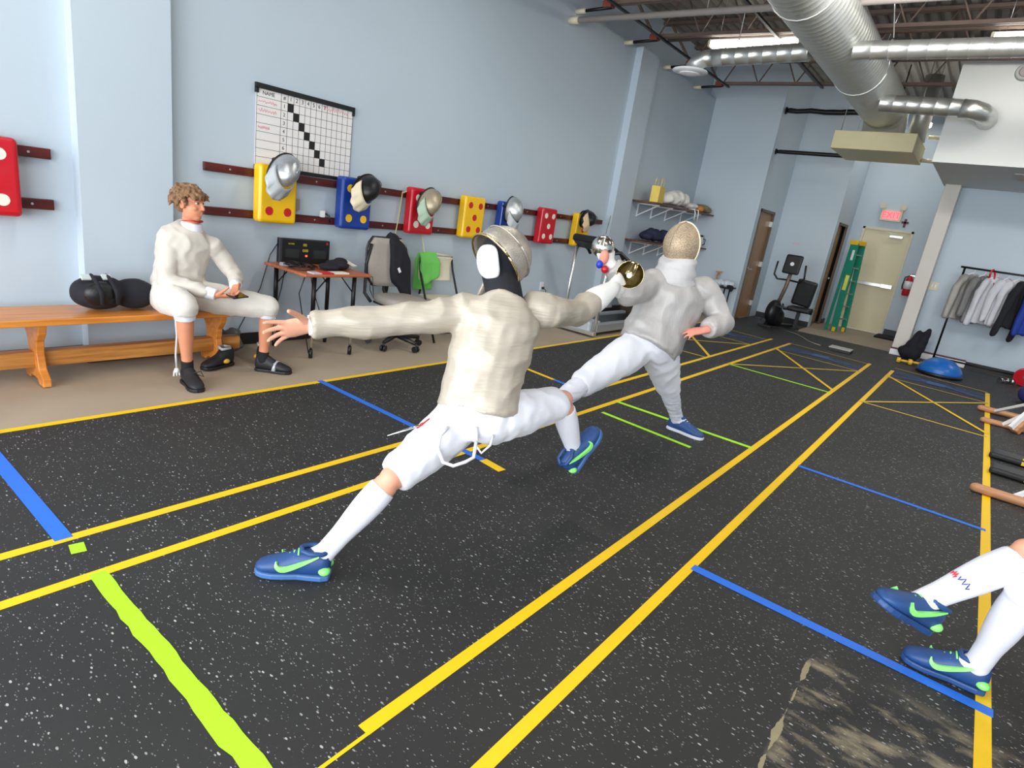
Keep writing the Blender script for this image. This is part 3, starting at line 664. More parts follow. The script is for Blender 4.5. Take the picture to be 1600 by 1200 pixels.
# ------------------------------------------------------------------ swivel chair with jacket
CC = V((-4.46,4.07,0)); t = thing('office_chair', 'grey swivel office chair with a black jacket over its back', 'chair', CC, math.radians(-8)); M = WM[t.name]
SH = .47
mb = MB(M); rr = []
for z, s_ in ((SH-.035,.86), (SH-.03,.97), (SH,1.0), (SH+.03,.96), (SH+.04,.8)):
    rr.append([(.24*s_*math.copysign(abs(math.cos(a))**.6, math.cos(a))+.04, .235*s_*math.copysign(abs(math.sin(a))**.6, math.sin(a)), z) for a in [2*PI*j/28 for j in range(28)]])
mb.rings(rr).build('seat', GREYF, t)
MB(M).lohi((-.16,-.2,SH-.06), (.24,.2,SH-.034)).build('seat_pan', BLKP, t, bevel=.02)
def backpad(x, th, w, z0, z1, sc):
    out = []
    for k in range(9):
        f = k/8; z = z0+(z1-z0)*f; q = min(1, .55+1.6*math.sin(PI*min(max(f,.06),.94))*.6); bx = x-.05*f-.02*math.sin(PI*f)
        out.append([(bx+th*math.copysign(abs(math.cos(a))**.7, math.cos(a)), w*sc*q*math.copysign(abs(math.sin(a))**.5, math.sin(a)), z) for a in [2*PI*j/24 for j in range(24)]])
    return out
MB(M).rings(backpad(-.22,.03,.22,SH+.1,SH+.56,1)).build('backrest', GREYF, t)
MB(M).rings(backpad(-.255,.018,.225,SH+.09,SH+.57,1.02)).build('back_shell', BLKP, t)
MB(M).tube([(-.27,0,SH+.3), (-.28,0,SH+.05), (-.2,0,SH-.04), (-.02,0,SH-.06)], .022, 10).build('back_bar', BLKP, t)
MB(M).tube([(-.25,-.2,SH+.5), (-.265,-.235,SH+.3), (-.25,-.24,SH+.02), (-.16,-.22,SH-.05)], .016, 10).build('arm_bar', BLKP, t)
MB(M).cyl((0,0,.1), (0,0,SH-.05), .028).cyl((0,0,.1), (0,0,.28), .04).build('gas_lift', BLKM, t)
for k in range(5):
    a = 2*PI*k/5+.25; e = V((math.cos(a)*.27, math.sin(a)*.27, .085)); mb = MB(M); mb.tube([(0,0,.12), e*.5+V((0,0,.06)), e], [.03,.026,.018], 10); b_ = mb.build('base_spoke', BLKP, t)
    mb = MB(M); q = V((-math.sin(a), math.cos(a), 0))*.014; w_ = e+V((0,0,-.055)); mb.cyl(w_-q*1.9, w_-q*.4, .03, n=16); mb.cyl(w_+q*.4, w_+q*1.9, .03, n=16); mb.cyl(w_, e, .008); mb.build('caster', BLKP, t)
mb = MB(M)
for i in range(6):
    y0 = .02+.036*i; zb = SH+.16-.035*i; zt = .6-.012*i*i*.5; mb.tube([(-.335,y0,SH+.2), (-.335,y0,SH+.5), (-.27,y0,SH+zt), (-.215,y0,SH+zt-.1), (-.19,y0+.01,zb+.1), (-.17,y0+.02,zb)], [.045,.045,.03,.036,.042,.036], 10, rnd=True)
tj = thing('black_jacket', 'black jacket draped over the right half of the swivel chair back', 'jacket', M @ V((-.25,.12,SH+.1)))
place('cloth', fuse(mb, .012, 8, lambda q: .01*noise.noise(V((q.x*14,q.y*14,q.z*5)))), BLKF, tj)
MB(M).box((-.145,.07,SH+.27), (.006,.025,.05), Matrix.Rotation(.5, 3, 'X')).build('label', WHITEP, tj)
# ------------------------------------------------------------------ cream folding chair with a green shirt
p = onX(700,403,-4.6); FX, FY = -4.62, p.y; t = thing('folding_chair', 'cream metal folding chair by the wall with a green shirt hung on it', 'chair', (FX,FY,0), math.radians(-12)); M = WM[t.name]
MB(M).rings([[(-.18+.012*math.cos(a)-.03*math.sin(PI*f), .21*math.copysign(abs(math.sin(a))**.4, math.sin(a)), .60+.26*f) for a in [2*PI*j/24 for j in range(24)]] for f in (0,.05,.2,.5,.8,.95,1)]).build('backrest', CREAMP, t)
MB(M).lohi((-.16,-.2,.42), (.22,.2,.445)).build('seat', CREAMP, t, bevel=.012)
for s_ in (-1, 1):
    MB(M).tube([(.26,s_*.215,0), (-.0,s_*.215,.42), (-.17,s_*.215,.72), (-.2,s_*.2,.87)], .012, 10).build('leg', BLKM, t)
    MB(M).tube([(-.24,s_*.2,0), (.18,s_*.2,.42)], .012, 10).build('leg', BLKM, t)
MB(M).tube([(-.2,-.2,.87), (-.205,0,.885), (-.2,.2,.87)], .012, 10).build('top_rail', CREAMP, t)
MB(M).tube([(.2,-.215,.09), (.2,.215,.09)], .009, 8).build('crossbar', BLKM, t)
GSH = mat('green_shirt', (104,190,84), .85, var=.12, sheen=.3); mb = MB(M)
for y0 in [-.21+.028*i for i in range(8)]: mb.tube([(-.25,y0,.5), (-.245,y0,.8), (-.2,y0,.895), (-.155,y0+.01,.8), (-.15,y0+.02,.56+.5*abs(y0+.2))], [.026,.026,.02,.024,.026], 10, rnd=True)
ts = thing('green_shirt', 'green shirt draped over the left half of the cream folding chair', 'shirt', M @ V((-.2,-.1,.6))); place('cloth', fuse(mb, .011, 7, lambda q: .01*noise.noise(V((q.x*18,q.y*18,q.z*5)))), GSH, ts)

# ------------------------------------------------------------------ treadmill
t = thing('treadmill', 'grey treadmill with a black console standing on the concrete by the wall', 'treadmill', (-4.17,8.0,0))
MB().lohi((-4.46,7.08,.05), (-4.38,8.85,.17)).lohi((-3.96,7.08,.05), (-3.88,8.85,.17)).build('side_rail', mat('silver_grey', (170,174,178), .4, .5), t, bevel=.012)
MB().lohi((-4.38,7.3,.1), (-3.96,8.8,.135)).build('belt', BLKP, t, bevel=.006)
MB().lohi((-4.38,7.02,.03), (-3.96,7.32,.19)).build('motor_cover', mat('pale_grey_plastic', (176,182,190), .4), t, bevel=.03)
MB().lohi((-4.48,6.98,.02), (-3.86,7.06,.07)).build('front_foot', STEEL, t, bevel=.006)
for x in (-4.43,-3.91): MB().tube([(x,7.08,.05), (x,7.1,.6), (x,7.12,1.12)], .024, 12).build('upright', STEEL, t)
MB().box((-4.2,7.1,1.2), (.5,.24,.1), Matrix.Rotation(-.5, 3, 'X')).build('console', BLKP, t, bevel=.035)
for x in (-4.43,-3.91): MB().tube([(x,7.12,1.1), (x,7.2,1.17), (x,7.42,1.1), (x,7.5,1.04)], .022, 10).build('handrail', BLKP, t)
MB().tube([(-3.91,7.12,1.1),(-3.8,7.2,1.13),(-3.68,7.3,1.02),(-3.62,7.34,1.02)], .025, 10).build('handlebar', BLKP, t)
t = thing('storage_bin', 'dark brown storage bin with red things behind the treadmill', 'bin', (-4.35,9.2,0))
rr = [[(-4.35+.3*s_*math.copysign(abs(math.cos(a))**.4, math.cos(a)), 9.3+.34*s_*math.copysign(abs(math.sin(a))**.4, math.sin(a)), z) for a in [2*PI*j/24 for j in range(24)]] for z, s_ in ((0,.85),(.02,.88),(.5,1.0),(.52,1.04),(.55,1.04),(.56,.9))]
MB().rings(rr).build('tub', mat('dark_brown_plastic', (66,54,46), .5, var=.3), t)
t = thing('red_dumbbell', 'red hand weight on the floor behind the treadmill', 'weight', (-3.75,9.05,0)); mb = MB(); mb.cyl((-3.82,9.05,.05), (-3.68,9.1,.05), .016); mb.build('grip', PADR, t)
for x, y in ((-3.83,9.045), (-3.67,9.105)): mb = MB(); mb.cyl((x-.025,y-.008,.05), (x+.025,y+.008,.05), .05, n=10); mb.build('weight_head', PADR, t)

# ------------------------------------------------------------------ shelves in the far left corner
SHW = wood('shelf_wood', (120,82,64), (92,60,46), 3, .5)
def shelf(z, label):
    t = thing('wall_shelf', label, 'shelf', (-4.78,10.7,z)); MB().lohi((XL+.002,9.45,z-.028), (-4.52,12.06,z)).build('board', SHW, t, bevel=.003)
    for y in (9.75, 10.3, 10.9, 11.6):
        MB().bar((XL+.01,y,z-.04), (-4.6,y,z-.04), .025, .022).bar((XL+.012,y,z-.26), (XL+.012,y,z-.03), .025, .018).bar((XL+.015,y,z-.24), (-4.63,y,z-.045), .02, .016).build('bracket', WHITEP, t)
shelf(1.9, 'upper brown wooden wall shelf on white brackets with a yellow bag on it'); shelf(1.26, 'lower brown wooden wall shelf behind the far fencer\'s head')
t = thing('gift_bag', 'yellow paper bag with handles on the upper wall shelf', 'bag', (-4.68,9.75,1.9)); YB_ = mat('yellow_paper', (232,202,94), .6)
M = WM[t.name] @ Matrix.Rotation(math.radians(12), 4, 'Z'); mb = MB(M); mb.rings([[(sx*.07*k, sy*.19*k, z) for sx, sy in ((-1,-1),(1,-1),(1,1),(-1,1))] for z, k in ((0,1),(.26,1.02))], smooth=False); mb.build('bag_body', YB_, t, bevel=.006)
for x in (-.05, .05): MB(M).tube([(x,-.1,.25),(x,-.09,.36),(x,-.03,.4),(x,.03,.4),(x,.09,.36),(x,.1,.25)], .006, 6).build('handle', YB_, t)
random.seed(5)
cloth_heap('folded_clothes', 'heap of crumpled white clothes on the upper wall shelf', 'clothes', [((-4.74+random.uniform(-.08,.1), 10.2+.1*i, 1.9+.115+.04*math.sin(i*.5)), (.14,.14,.09+.04*math.sin(i*.5))) for i in range(11)], mat('white_cotton', (232,228,220), .85, var=.06), .02, .03, 9)
t = thing('strap_bundle', 'orange and white straps hanging over the upper shelf edge', 'strap', (-4.55,11.1,1.9))
MB().tube([(-4.62,11.0,1.92),(-4.52,11.05,1.92),(-4.5,11.06,1.86),(-4.5,11.07,1.74)], .012, 8).build('strap', WHITEP, t); MB().tube([(-4.62,11.2,1.92),(-4.51,11.2,1.92),(-4.495,11.2,1.86),(-4.5,11.22,1.72)], .012, 8).build('strap', WHITEP, t)
MB().ell((-4.56,11.4,1.955), (.06,.1,.055)).build('pouch', mat('orange_cloth', (214,140,70), .8), t)
cloth_heap('olive_bag', 'olive brown cloth bag at the right end of the upper shelf', 'bag', [((-4.7,11.78,1.98), (.16,.2,.08)), ((-4.66,11.9,1.96), (.14,.12,.06))], mat('olive_cloth', (142,128,96), .85, var=.15), .02, .02, 9)
cloth_heap('dark_jersey', 'dark navy clothing heap on the lower wall shelf', 'clothes', [((-4.72+.03*(i%3), 9.7+.11*i, 1.26+.095+.03*(i%2)), (.13,.11,.075+.03*(i%2))) for i in range(9)], mat('navy_cloth', (34,40,66), .85, var=.2), .02, .025, 10)
t = thing('glass_jug', 'small clear jug on the lower shelf right of the far fencer\'s mask', 'jug', (-4.62,11.9,1.26)); M = WM[t.name]
MB(M).lathe([(.055,0),(.06,.01),(.06,.16),(.045,.2),(.04,.21),(.0,.21)]).build('jug_body', mat('smoky_glass', (200,206,212), .15, var=.02), t); MB(M).tube([(.055,0,.17),(.1,0,.16),(.1,0,.07),(.058,0,.05)], .009, 8).build('handle', BLKP, t); MB(M).cyl((0,0,.2),(0,0,.235),.045).build('lid', BLKP, t)
# ------------------------------------------------------------------ folding stand by the back wall
t = thing('folding_stand', 'small black stand table against the back wall left of the brown door', 'table', (-3.95,11.75,0))
MB().lohi((-4.3,11.55,.60), (-3.72,11.95,.63)).build('top', BLKP, t, bevel=.008)
for x in (-4.2,-3.82):
    for y in (11.6,11.9): MB().cyl((x,y,0), (x,y,.6), .013, n=10).build('leg', BLKM, t)
t = thing('plastic_tub', 'clear plastic bag of things on the small black stand', 'bag', (-3.95,11.75,.63)); mb = MB()
for i in range(5): mb.ell((-4.05+.07*i, 11.72, .63+.055), (.07,.09,.055+.02*(i%2)), n=12)
t.name = 'clear_bag'; WM['clear_bag'] = WM['plastic_tub']; place('sheet', fuse(mb, .012, 2, lambda q: .008*noise.noise(q*25)), mat('clear_film', (206,216,222), .2, var=.1), t)
t = thing('wooden_stick', 'tan wooden stick standing up on the small black stand', 'stick', (-4.12,11.85,.63)); MB().tube([(-4.12,11.86,.631),(-4.11,11.93,.87)], .02, 10).build('shaft', BARW, t); MB().bar((-4.16,11.9,.86),(-4.06,11.96,.87), .03,.03).build('head', BARW, t)
cloth_heap('black_glove', 'black glove hanging at the right end of the small black stand', 'glove', [((-3.74,11.6,.655), (.06,.05,.028)), ((-3.69,11.58,.62), (.035,.04,.06))], BLKF, .01, .004)

# ------------------------------------------------------------------ exercise bike
t = thing('exercise_bike', 'black recumbent exercise bike with a screen in front of the back wall', 'exercise bike', (-2.8,12.5,0))
BROWNM = mat('bike_post', (120,104,92), .5, .4)
MB().lohi((-3.2,12.1,.0), (-2.95,12.16,.05)).lohi((-3.25,12.75,.0), (-2.6,12.81,.05)).bar((-3.08,12.13,.05),(-2.75,12.78,.06),.08,.05).build('base_frame', BLKM, t, bevel=.008)
mb = MB(); mb.ell((-3.02,12.25,.29), (.14,.25,.25)); mb.ell((-2.95,12.35,.2), (.12,.25,.17)); place('drive_housing', fuse(mb, .02, 6), BLKP, t)
MB().tube([(-2.99,12.28,.45), (-2.93,12.3,.8), (-2.9,12.28,1.1)], .035, 12).build('post', BROWNM, t)
MB().box((-2.9,12.24,1.22), (.3,.07,.36), Matrix.Rotation(-.25, 3, 'X')).build('console', BLKP, t, bevel=.03)
MB().cyl((-2.9,12.195,1.23), (-2.9,12.185,1.23), .035, n=20).build('dial', WHITEP, t)
for s_ in (-1, 1): MB().tube([(-2.91,12.3,.93), (-2.91+s_*.2,12.26,.92), (-2.91+s_*.27,12.24,1.0), (-2.91+s_*.25,12.2,1.24)], .018, 10).build('handlebar', BLKP, t)
for s_ in (-1, 1):
    MB().bar((-3.02,12.25,.29), (-3.02+s_*.02,12.1,.29+s_*.15), .03, .02).box((-3.02+s_*.2,12.08,.29+s_*.15), (.13,.09,.03)).bar((-3.02,12.1,.29+s_*.15),(-3.02+s_*.18,12.09,.29+s_*.15),.02,.02).build('pedal', BLKP, t)
MB().box((-2.62,12.5,.42), (.42,.36,.09)).build('seat', BLKP, t, bevel=.035)
MB().box((-2.66,12.66,.72), (.36,.09,.5), Matrix.Rotation(.12, 3, 'X') @ Matrix.Rotation(.1, 3, 'Y')).build('backrest', BLKP, t, bevel=.04)
MB().bar((-2.64,12.55,.05), (-2.64,12.55,.4), .07, .06).build('seat_post', BLKM, t)
for s_ in (-1, 1): MB().tube([(-2.64+s_*.1,12.55,.39), (-2.64+s_*.25,12.4,.38), (-2.64+s_*.26,12.3,.48)], .016, 8).build('seat_handle', BLKP, t)
tag(MB().tube([(-2.8,12.3,.012), (-2.5,12.1,.012), (-2.3,11.8,.012), (-2.15,11.5,.012), (-2.0,11.35,.012), (-1.9,11.3,.012)], .007, 6).build('floor_cable', GREYP), 'grey cable on the black floor in front of the exercise bike', 'cable')

# ------------------------------------------------------------------ stepladder
LGR = mat('green_fibreglass', (30,132,106), .45, var=.06); LYE = mat('yellow_plastic', (244,190,30), .45)
t = thing('stepladder', 'green stepladder with a yellow top folded beside the exit door', 'ladder', (-2.3,14.0,0))
LM = Matrix.Translation((-2.2,14.12,0)) @ Matrix.Rotation(math.radians(66), 4, 'Z') @ Matrix.Diagonal((.8,.85,1,1))
MB(LM).bar((-.2,-.1,0), (-.15,.02,1.78), .16, .035).build('side_rail', LGR, t, bevel=.004); MB(LM).bar((.2,-.1,0), (.15,.02,1.78), .13, .035).build('side_rail', LGR, t, bevel=.004)
MB(LM).bar((-.19,.12,0), (-.15,.1,1.76), .07, .03).build('rear_rail', LGR, t, bevel=.004); MB(LM).bar((.19,.12,0), (.15,.1,1.76), .07, .03).build('rear_rail', LGR, t, bevel=.004)
for i in range(6):
    z = .25+.26*i; f = z/1.78; MB(LM).lohi((-.19+.04*f,-.13+.11*f,z), (.19-.04*f,-.05+.11*f,z+.025)).build('step', STEEL, t)
MB(LM).lohi((-.18,-.05,1.75), (.18,.16,1.84)).build('top_cap', LYE, t, bevel=.012)
for x in (-.2,.2): MB(LM).lohi((x-.03,-.14,0), (x+.03,-.06,.09)).build('foot', LYE, t, bevel=.006)
MB(LM).box((-.19,-.045,1.0), (.012,.09,.3)).build('warning_label', mat('yellow_label', (232,232,110), .5), t); MB(LM).box((-.172,-.0,1.55), (.012,.06,.2)).build('label', WHITEP, t)
# ------------------------------------------------------------------ exit sign, cross, extinguisher, switch, door mat
p = onY(1393,337,YE); t = thing('exit_sign', 'white exit sign with red lettering and two lamp heads over the cream door', 'sign', p)
REDL = mat('exit_red', (255,72,84), .5, emit=1.6)
MB().lohi(p+V((-.2,-.07,-.12)), p+V((.2,0,.12))).build('housing', CREAMP, t, bevel=.012)
MB().lohi(p+V((-.15,-.073,-.085)), p+V((.15,-.069,.085))).build('face', mat('exit_face', (255,150,156), .5, emit=.5), t)
text_mesh('EXIT', .17, frame(p+V((0,-.076,0)), (1,0,0), (0,-1,0)), .006).build('lettering', REDL, t)
for s_ in (-1, 1):
    q = p+V((s_*.19,-.06,.19)); MB().tube([p+V((s_*.1,-.03,.11)), q+V((0,.02,-.05)), q], .014, 8).build('lamp_arm', CREAMP, t); MB().cyl(q+V((0,.04,0)), q+V((0,-.05,-.01)), .04, .062, 20).build('lamp_head', CREAMP, t)
p = onY(1414,349,YE); t = thing('wall_cross', 'small dark red cross on the wall right of the exit sign', 'cross', p); MB().lohi(p+V((-.022,-.015,-.085)), p+V((.022,-.001,.085))).lohi(p+V((-.065,-.015,-.01)), p+V((.065,-.001,.035))).build('cross', mat('dark_maroon', (92,34,46), .5), t, bevel=.004)
p = onY(1419,447,YE)+V((0,-.1,0)); t = thing('fire_extinguisher', 'red fire extinguisher with white label hung right of the exit door', 'fire extinguisher', p)
MB(WM[t.name]).lathe([(.0,-.2),(.06,-.2),(.072,-.18),(.072,.12),(.05,.17),(.025,.19),(.025,.22),(0,.22)]).build('cylinder', PADR, t)
MB(WM[t.name]).lathe([(.0735,-.06),(.0738,-.06),(.0738,.1),(.0735,.1)]).build('label', WHITEP, t)
MB(WM[t.name]).bar((-.02,0,.23),(.08,-.02,.27),.03,.02).bar((-.02,0,.22),(.07,0,.22),.03,.015).build('valve_handle', CHROME, t); MB(WM[t.name]).tube([(-.02,0,.21),(-.09,0,.17),(-.1,0,0),(-.085,0,-.08)], .012, 8).build('hose', BLKP, t); MB(WM[t.name]).lohi((-.03,.06,-.05),(.03,.1,.05)).build('bracket', STEEL, t)
p = onY(1459,447,YR); t = thing('light_switch', 'white light switch plate on the wall left of the clothes rack', 'switch', p); MB().lohi(p+V((-.07,-.008,-.07)), p+V((.07,0,.07))).build('plate', CREAMP, t, bevel=.003); MB().lohi(p+V((-.035,-.016,-.025)), p+V((-.015,-.006,.025))).lohi(p+V((.015,-.016,-.025)), p+V((.035,-.006,.025))).build('toggle', WHITEP, t)
p = onY(1244,381,YB); t = thing('wall_sticker', 'small faded pink sticker on the back wall above the exercise bike', 'sticker', p); MB().lohi(p+V((-.07,-.004,-.02)), p+V((.07,0,.02))).build('paper', mat('faded_pink', (206,184,202), .6), t)
t = thing('door_mat', 'black mat on the floor at the right foot of the exit door', 'mat', (-1.3,15.0,0)); MB().lohi((-1.52,14.55,-.006), (-.92,15.2,.03)).build('mat', BLKF, t, bevel=.006)
# ------------------------------------------------------------------ things on the floor at the back
t = thing('step_board', 'flat grey step board lying on the black floor near the exit', 'board', (-1.57,11.2,0)); MB().lohi((-1.74,11.05,.004), (-1.4,11.35,.05)).build('base', BLKP, t, bevel=.006); MB().lohi((-1.735,11.055,.05), (-1.405,11.345,.062)).build('top', mat('grey_top', (190,186,184), .6), t, bevel=.003)
YEW = mat('yellow_weight', (226,180,50), .45)
for i, (px, l) in enumerate(((1413,'yellow hand dumbbell nearer the post, left of the pair'), (1431,'yellow hand dumbbell next to the blue balance ball'))):
    p = onZ(px, 564+i*3, .05); t = thing('dumbbell', l, 'dumbbell', p, math.radians(8), 'yellow dumbbells'); M = WM[t.name]
    MB(M).cyl((-.06,0,0),(.06,0,0),.018).build('grip', YEW, t)
    for s_ in (-1,1): MB(M).cyl((s_*.055,0,0),(s_*.11,0,0),.045,n=6).build('weight_head', YEW, t, bevel=.008)
p = V((-.18,11.1,0)); t = thing('balance_ball', 'blue half balance ball lying on the floor by the clothes rack', 'balance ball', p); M = WM[t.name]
MB(M).lathe([(0,.27),(.06,.268),(.15,.24),(.23,.18),(.28,.11),(.295,.06),(.29,.045)][::-1]+[]).build('dome', mat('blue_rubber', (22,98,178), .3, var=.04), t); MB(M).lathe([(0,.006),(.29,.006),(.305,.02),(.305,.045),(.29,.055),(0,.055)]).build('platform', BLKP, t, bevel=0)
t = thing('black_backpack', 'black bag standing on the floor at the foot of the pale post', 'bag', (-.68,12.2,0)); mb = MB(); mb.ell((-.7,12.2,.12),(.17,.12,.12)); mb.tube([(-.74,12.2,.1),(-.68,12.22,.3),(-.64,12.24,.45)],[.1,.085,.05],12,rnd=True); mb.tube([(-.62,12.2,.1),(-.56,12.22,.35),(-.53,12.24,.52)],[.1,.08,.045],12,rnd=True)
place('bag_body', fuse(mb, .016, 5, lambda q: .02*noise.noise(q*11)), BLKF, t)
# clothes rack
t = thing('clothes_rack', 'black metal clothes rack with fencing jackets against the back wall', 'clothes rack', (.35,12.35,0))
RZ, RY = 1.62, 12.3
for x in (-.345, 1.06):
    MB().cyl((x,RY,.06),(x,RY,RZ),.016,n=12).build('upright', BLKM, t); MB().bar((x,RY-.24,.06),(x,RY+.24,.06),.04,.03).build('foot', BLKM, t)
    for dy in (-.22,.22): MB().cyl((x-.012,RY+dy,.025),(x+.012,RY+dy,.025),.025,n=14).build('caster', CHROME, t)
MB().cyl((-.4,RY,RZ),(1.1,RY,RZ),.016,n=12).build('hanging_bar', BLKM, t); MB().cyl((-.345,RY,.12),(1.06,RY,.12),.014,n=12).build('lower_bar', BLKM, t)
def garment(x, ang, L, m, label, sleeve=.5, wid=.2, tilt=0, sm=None):
    M = Matrix.Translation((x, RY, RZ-.03)) @ Matrix.Rotation(math.radians(ang), 4, 'Z') @ Matrix.Rotation(math.radians(tilt), 4, 'Y')
    t = thing('hanging_jacket', label, 'jacket', M.translation, 0, 'jackets on the clothes rack'); mb = MB(M)
    mb.loft([((0,0,-.06),(.06,0,0),(0,.035,0)),((0,0,-.1),(wid*.85,0,0),(0,.045,0)),((0,0,-.2),(wid*.95,0,0),(0,.06,0)),((0,0,-.45),(wid*.9,0,0),(0,.055,0)),((0,0,-L),(wid,0,0),(0,.065,0))])
    for s_ in (-1,1): mb.tube([(s_*wid*.8,0,-.13),(s_*(wid+.04),.01,-.3),(s_*(wid+.05),.03,-.1-sleeve)],[.06,.055,.042],12,rnd=True)
    place('cloth', fuse(mb, .016, 5, lambda q: .02*noise.noise(V((q.x*16,q.y*16,q.z*3)))), m, t)
    MB(M).tube([(-.15,0,-.09),(0,0,-.03),(.15,0,-.09)],.008,8).tube([(0,0,-.03),(0,0,.02),(.0,.0,.047)],.004,6).build('hanger', WHITEP, t)
    return t
GJ = mat('grey_lame', (158,154,148), .55, .25, var=.14, scale=10); GJ2 = mat('dark_grey_lame', (122,120,120), .6, .2, var=.1); WJ = mat('white_jacket_cloth', (206,206,212), .85, var=.12, scale=10); RJ = mat('red_jacket_cloth', (150,24,38), .8, var=.1); BJ = mat('blue_jacket_cloth', (28,56,150), .8, var=.1)
random.seed(11)
garment(-.2, 50, .8, GJ, 'pale grey metallic jacket at the left end of the clothes rack', .68)
garment(-.06, 58, .82, GJ2, 'dark grey jacket second from the left on the clothes rack', .6)
garment(.1, 50, .8, WJ, 'rumpled white jacket beside the dark grey one on the rack', .72)
garment(.24, 62, .8, WJ, 'white jacket in the middle of the clothes rack', .62)
garment(.37, 55, .76, WJ, 'white jacket left of the red and black one', .66)
tj = garment(.5, 60, .8, BLKF, 'black jacket with red shoulders on the clothes rack', .84, .19, 8)
MB(Matrix.Translation((.44,RY-.1,RZ-.3)) @ Matrix.Rotation(math.radians(14),4,'Y')).lohi((-.1,-.02,-.5),(-.04,.02,.2)).build('red_panel', RJ, tj, bevel=.015)
garment(.68, 60, .85, BJ, 'blue jacket at the right end of the rack', .74, .2)
t = thing('red_strap', 'red strap looped over the rack bar between the grey and white jackets', 'strap', (.03,RY,RZ-.1)); MB().tube([(0.0,RY-.02,RZ-.12),(.0,RY-.02,RZ),(.02,RY,RZ+.024),(.04,RY+.02,RZ),(.06,RY-.06,RZ-.05),(.08,RY-.08,RZ-.2)], .014, 8).build('webbing', PADR, t)
for i, (x, y, l) in enumerate(((.62,11.85,'small chrome dumbbell on the floor in front of the rack foot'), (.78,12.0,'small chrome dumbbell beside the rack foot, the one nearer the wall'))):
    t = thing('chrome_dumbbell', l, 'dumbbell', (x,y,.045), math.radians(60-20*i), 'chrome dumbbells'); M = WM[t.name]
    MB(M).cyl((-.06,0,0),(.06,0,0),.014).build('grip', CHROME, t)
    for s_ in (-1,1): MB(M).cyl((s_*.05,0,0),(s_*.1,0,0),.042,n=16).build('weight_head', CHROME, t)
t = thing('medicine_ball', 'dark blue ball on the floor at the right edge by the wooden bars', 'ball', (.86,10.4,.0)); MB().ell((.86,10.4,.134),.13).build('ball', mat('navy_rubber', (44,48,104), .5), t)
t = thing('weight_plate', 'red weight plate leaning by the right rack upright', 'weight plate', (.86,11.9,.0)); mb = MB(); mb.cyl((.86,11.95,.15),(.86,11.99,.16),.145,n=28); mb.build('plate', PADR, t, bevel=.006); MB().cyl((.86,11.94,.15),(.86,12.0,.16),.03).build('hub', CHROME, t)
# wooden bar frames on the right
def bar_frame(y, label, post=True, k=1.0):
    t = thing('wooden_trestle', label, 'frame', (.9,y,0), 0, 'wooden frames on the right'); x0 = .36
    MB().tube([(x0,y,.04),(1.6,y,.04)], .034, 14, rnd=True).build('foot_bar', BARW, t)
    if post:
        MB().tube([(x0+.03,y-.7,.036),(1.5,y-.7,.036)], .03, 14, rnd=True).build('foot_bar', BARW, t)
        MB().bar((.66,y-.85,.02),(.95,y-.55,.62),.09,.07).build('post', BARW, t, bevel=.01); MB().bar((.63,y-.87,.05),(.915,y-.58,.62),.035,.075).build('white_tape', WHITEP, t)
        MB().bar((.5,y-.04,.05),(.8,y-.6,.36),.025,.03).build('brace', WHITEP, t); MB().bar((.56,y-.72,.04),(.8,y-.66,.3),.025,.03).build('brace', WHITEP, t)
    else:
        MB().bar((.58,y+.01,.05),(.85,y+.1,.3),.03,.03).build('brace', WHITEP, t); MB().bar((1.0,y,.04),(1.0,y+.3,.5),.07,.06).build('post', BARW, t, bevel=.01)
    return t
bar_frame(8.95, 'wooden frame with a white-taped leaning post at the right edge, far one'); bar_frame(5.45, 'wooden bar with white brace lying across the right border tape', False)
YLAB = mat('yellow_sticker', (226,206,60), .5)
for y, l in ((6.75,'flat black case with a yellow label at the right edge, farther one'), (6.2,'flat black case with yellow and red labels at the right edge, nearer one')):
    t = thing('black_case', l, 'case', (.9,y,0), math.radians(-4), 'flat black cases'); M = WM[t.name]
    MB(M).lohi((-.45,-.11,.004),(.6,.11,.06)).build('case_body', BLKP, t, bevel=.02); MB(M).lohi((-.22,-.113,.02),(-.1,-.109,.052)).lohi((-.22,-.08,.0595),(-.1,-.02,.0615)).build('sticker', YLAB, t); MB(M).lohi((-.08,-.113,.018),(-.02,-.109,.05)).build('red_sticker', PADR, t)
# ------------------------------------------------------------------ people
SKIN = mat('skin', (222,160,132), .55, var=.06, scale=14); SKIN2 = mat('skin_tanned', (214,142,108), .55, var=.07, scale=14); SKINR = mat('skin_flushed', (230,150,130), .55, var=.06)
for m_ in (SKIN, SKIN2, SKINR): m_.node_tree.nodes['Principled BSDF'].inputs['Subsurface Weight'].default_value = .06
LAME_A = mat('beige_lame', (188,178,163), .55, .25, var=.14, scale=5, stretch=(1,1,9), bump=.25, bscale=14)
LAME_B = mat('grey_lame_jacket', (188,184,182), .55, .25, var=.08, scale=5, stretch=(9,9,1), bump=.2, bscale=12)
CREAMJ = mat('cream_jacket', (202,195,185), .85, var=.06, scale=6, sheen=.3, bump=.1, bscale=300)
BREE = mat('white_breeches', (224,224,232), .85, var=.03, sheen=.3); BREEC = mat('cream_breeches', (218,213,204), .85, var=.05, sheen=.3); SOCKW = mat('white_sock', (224,224,234), .9, var=.03, bump=.12, bscale=220)
SOCKG = mat('grey_white_sock', (206,208,218), .9, var=.05); SOCKB = mat('black_sock', (26,26,30), .9); GLOVE = mat('white_glove', (232,230,226), .8, var=.05, sheen=.2)
NAVY = mat('navy_shoe', (32,68,122), .5, var=.25, scale=26); NAVYS = mat('blue_sole', (66,104,158), .5, var=.15); LIME = mat('lime_green', (140,236,120), .45, var=.06); WSOLE = mat('pale_sole', (206,208,216), .5, var=.06)
def lerp(a, b, t): return a+(b-a)*t
def cyl3(pts, rad, mb, rnd=True): mb.tube(pts, rad, 16, rnd=rnd)
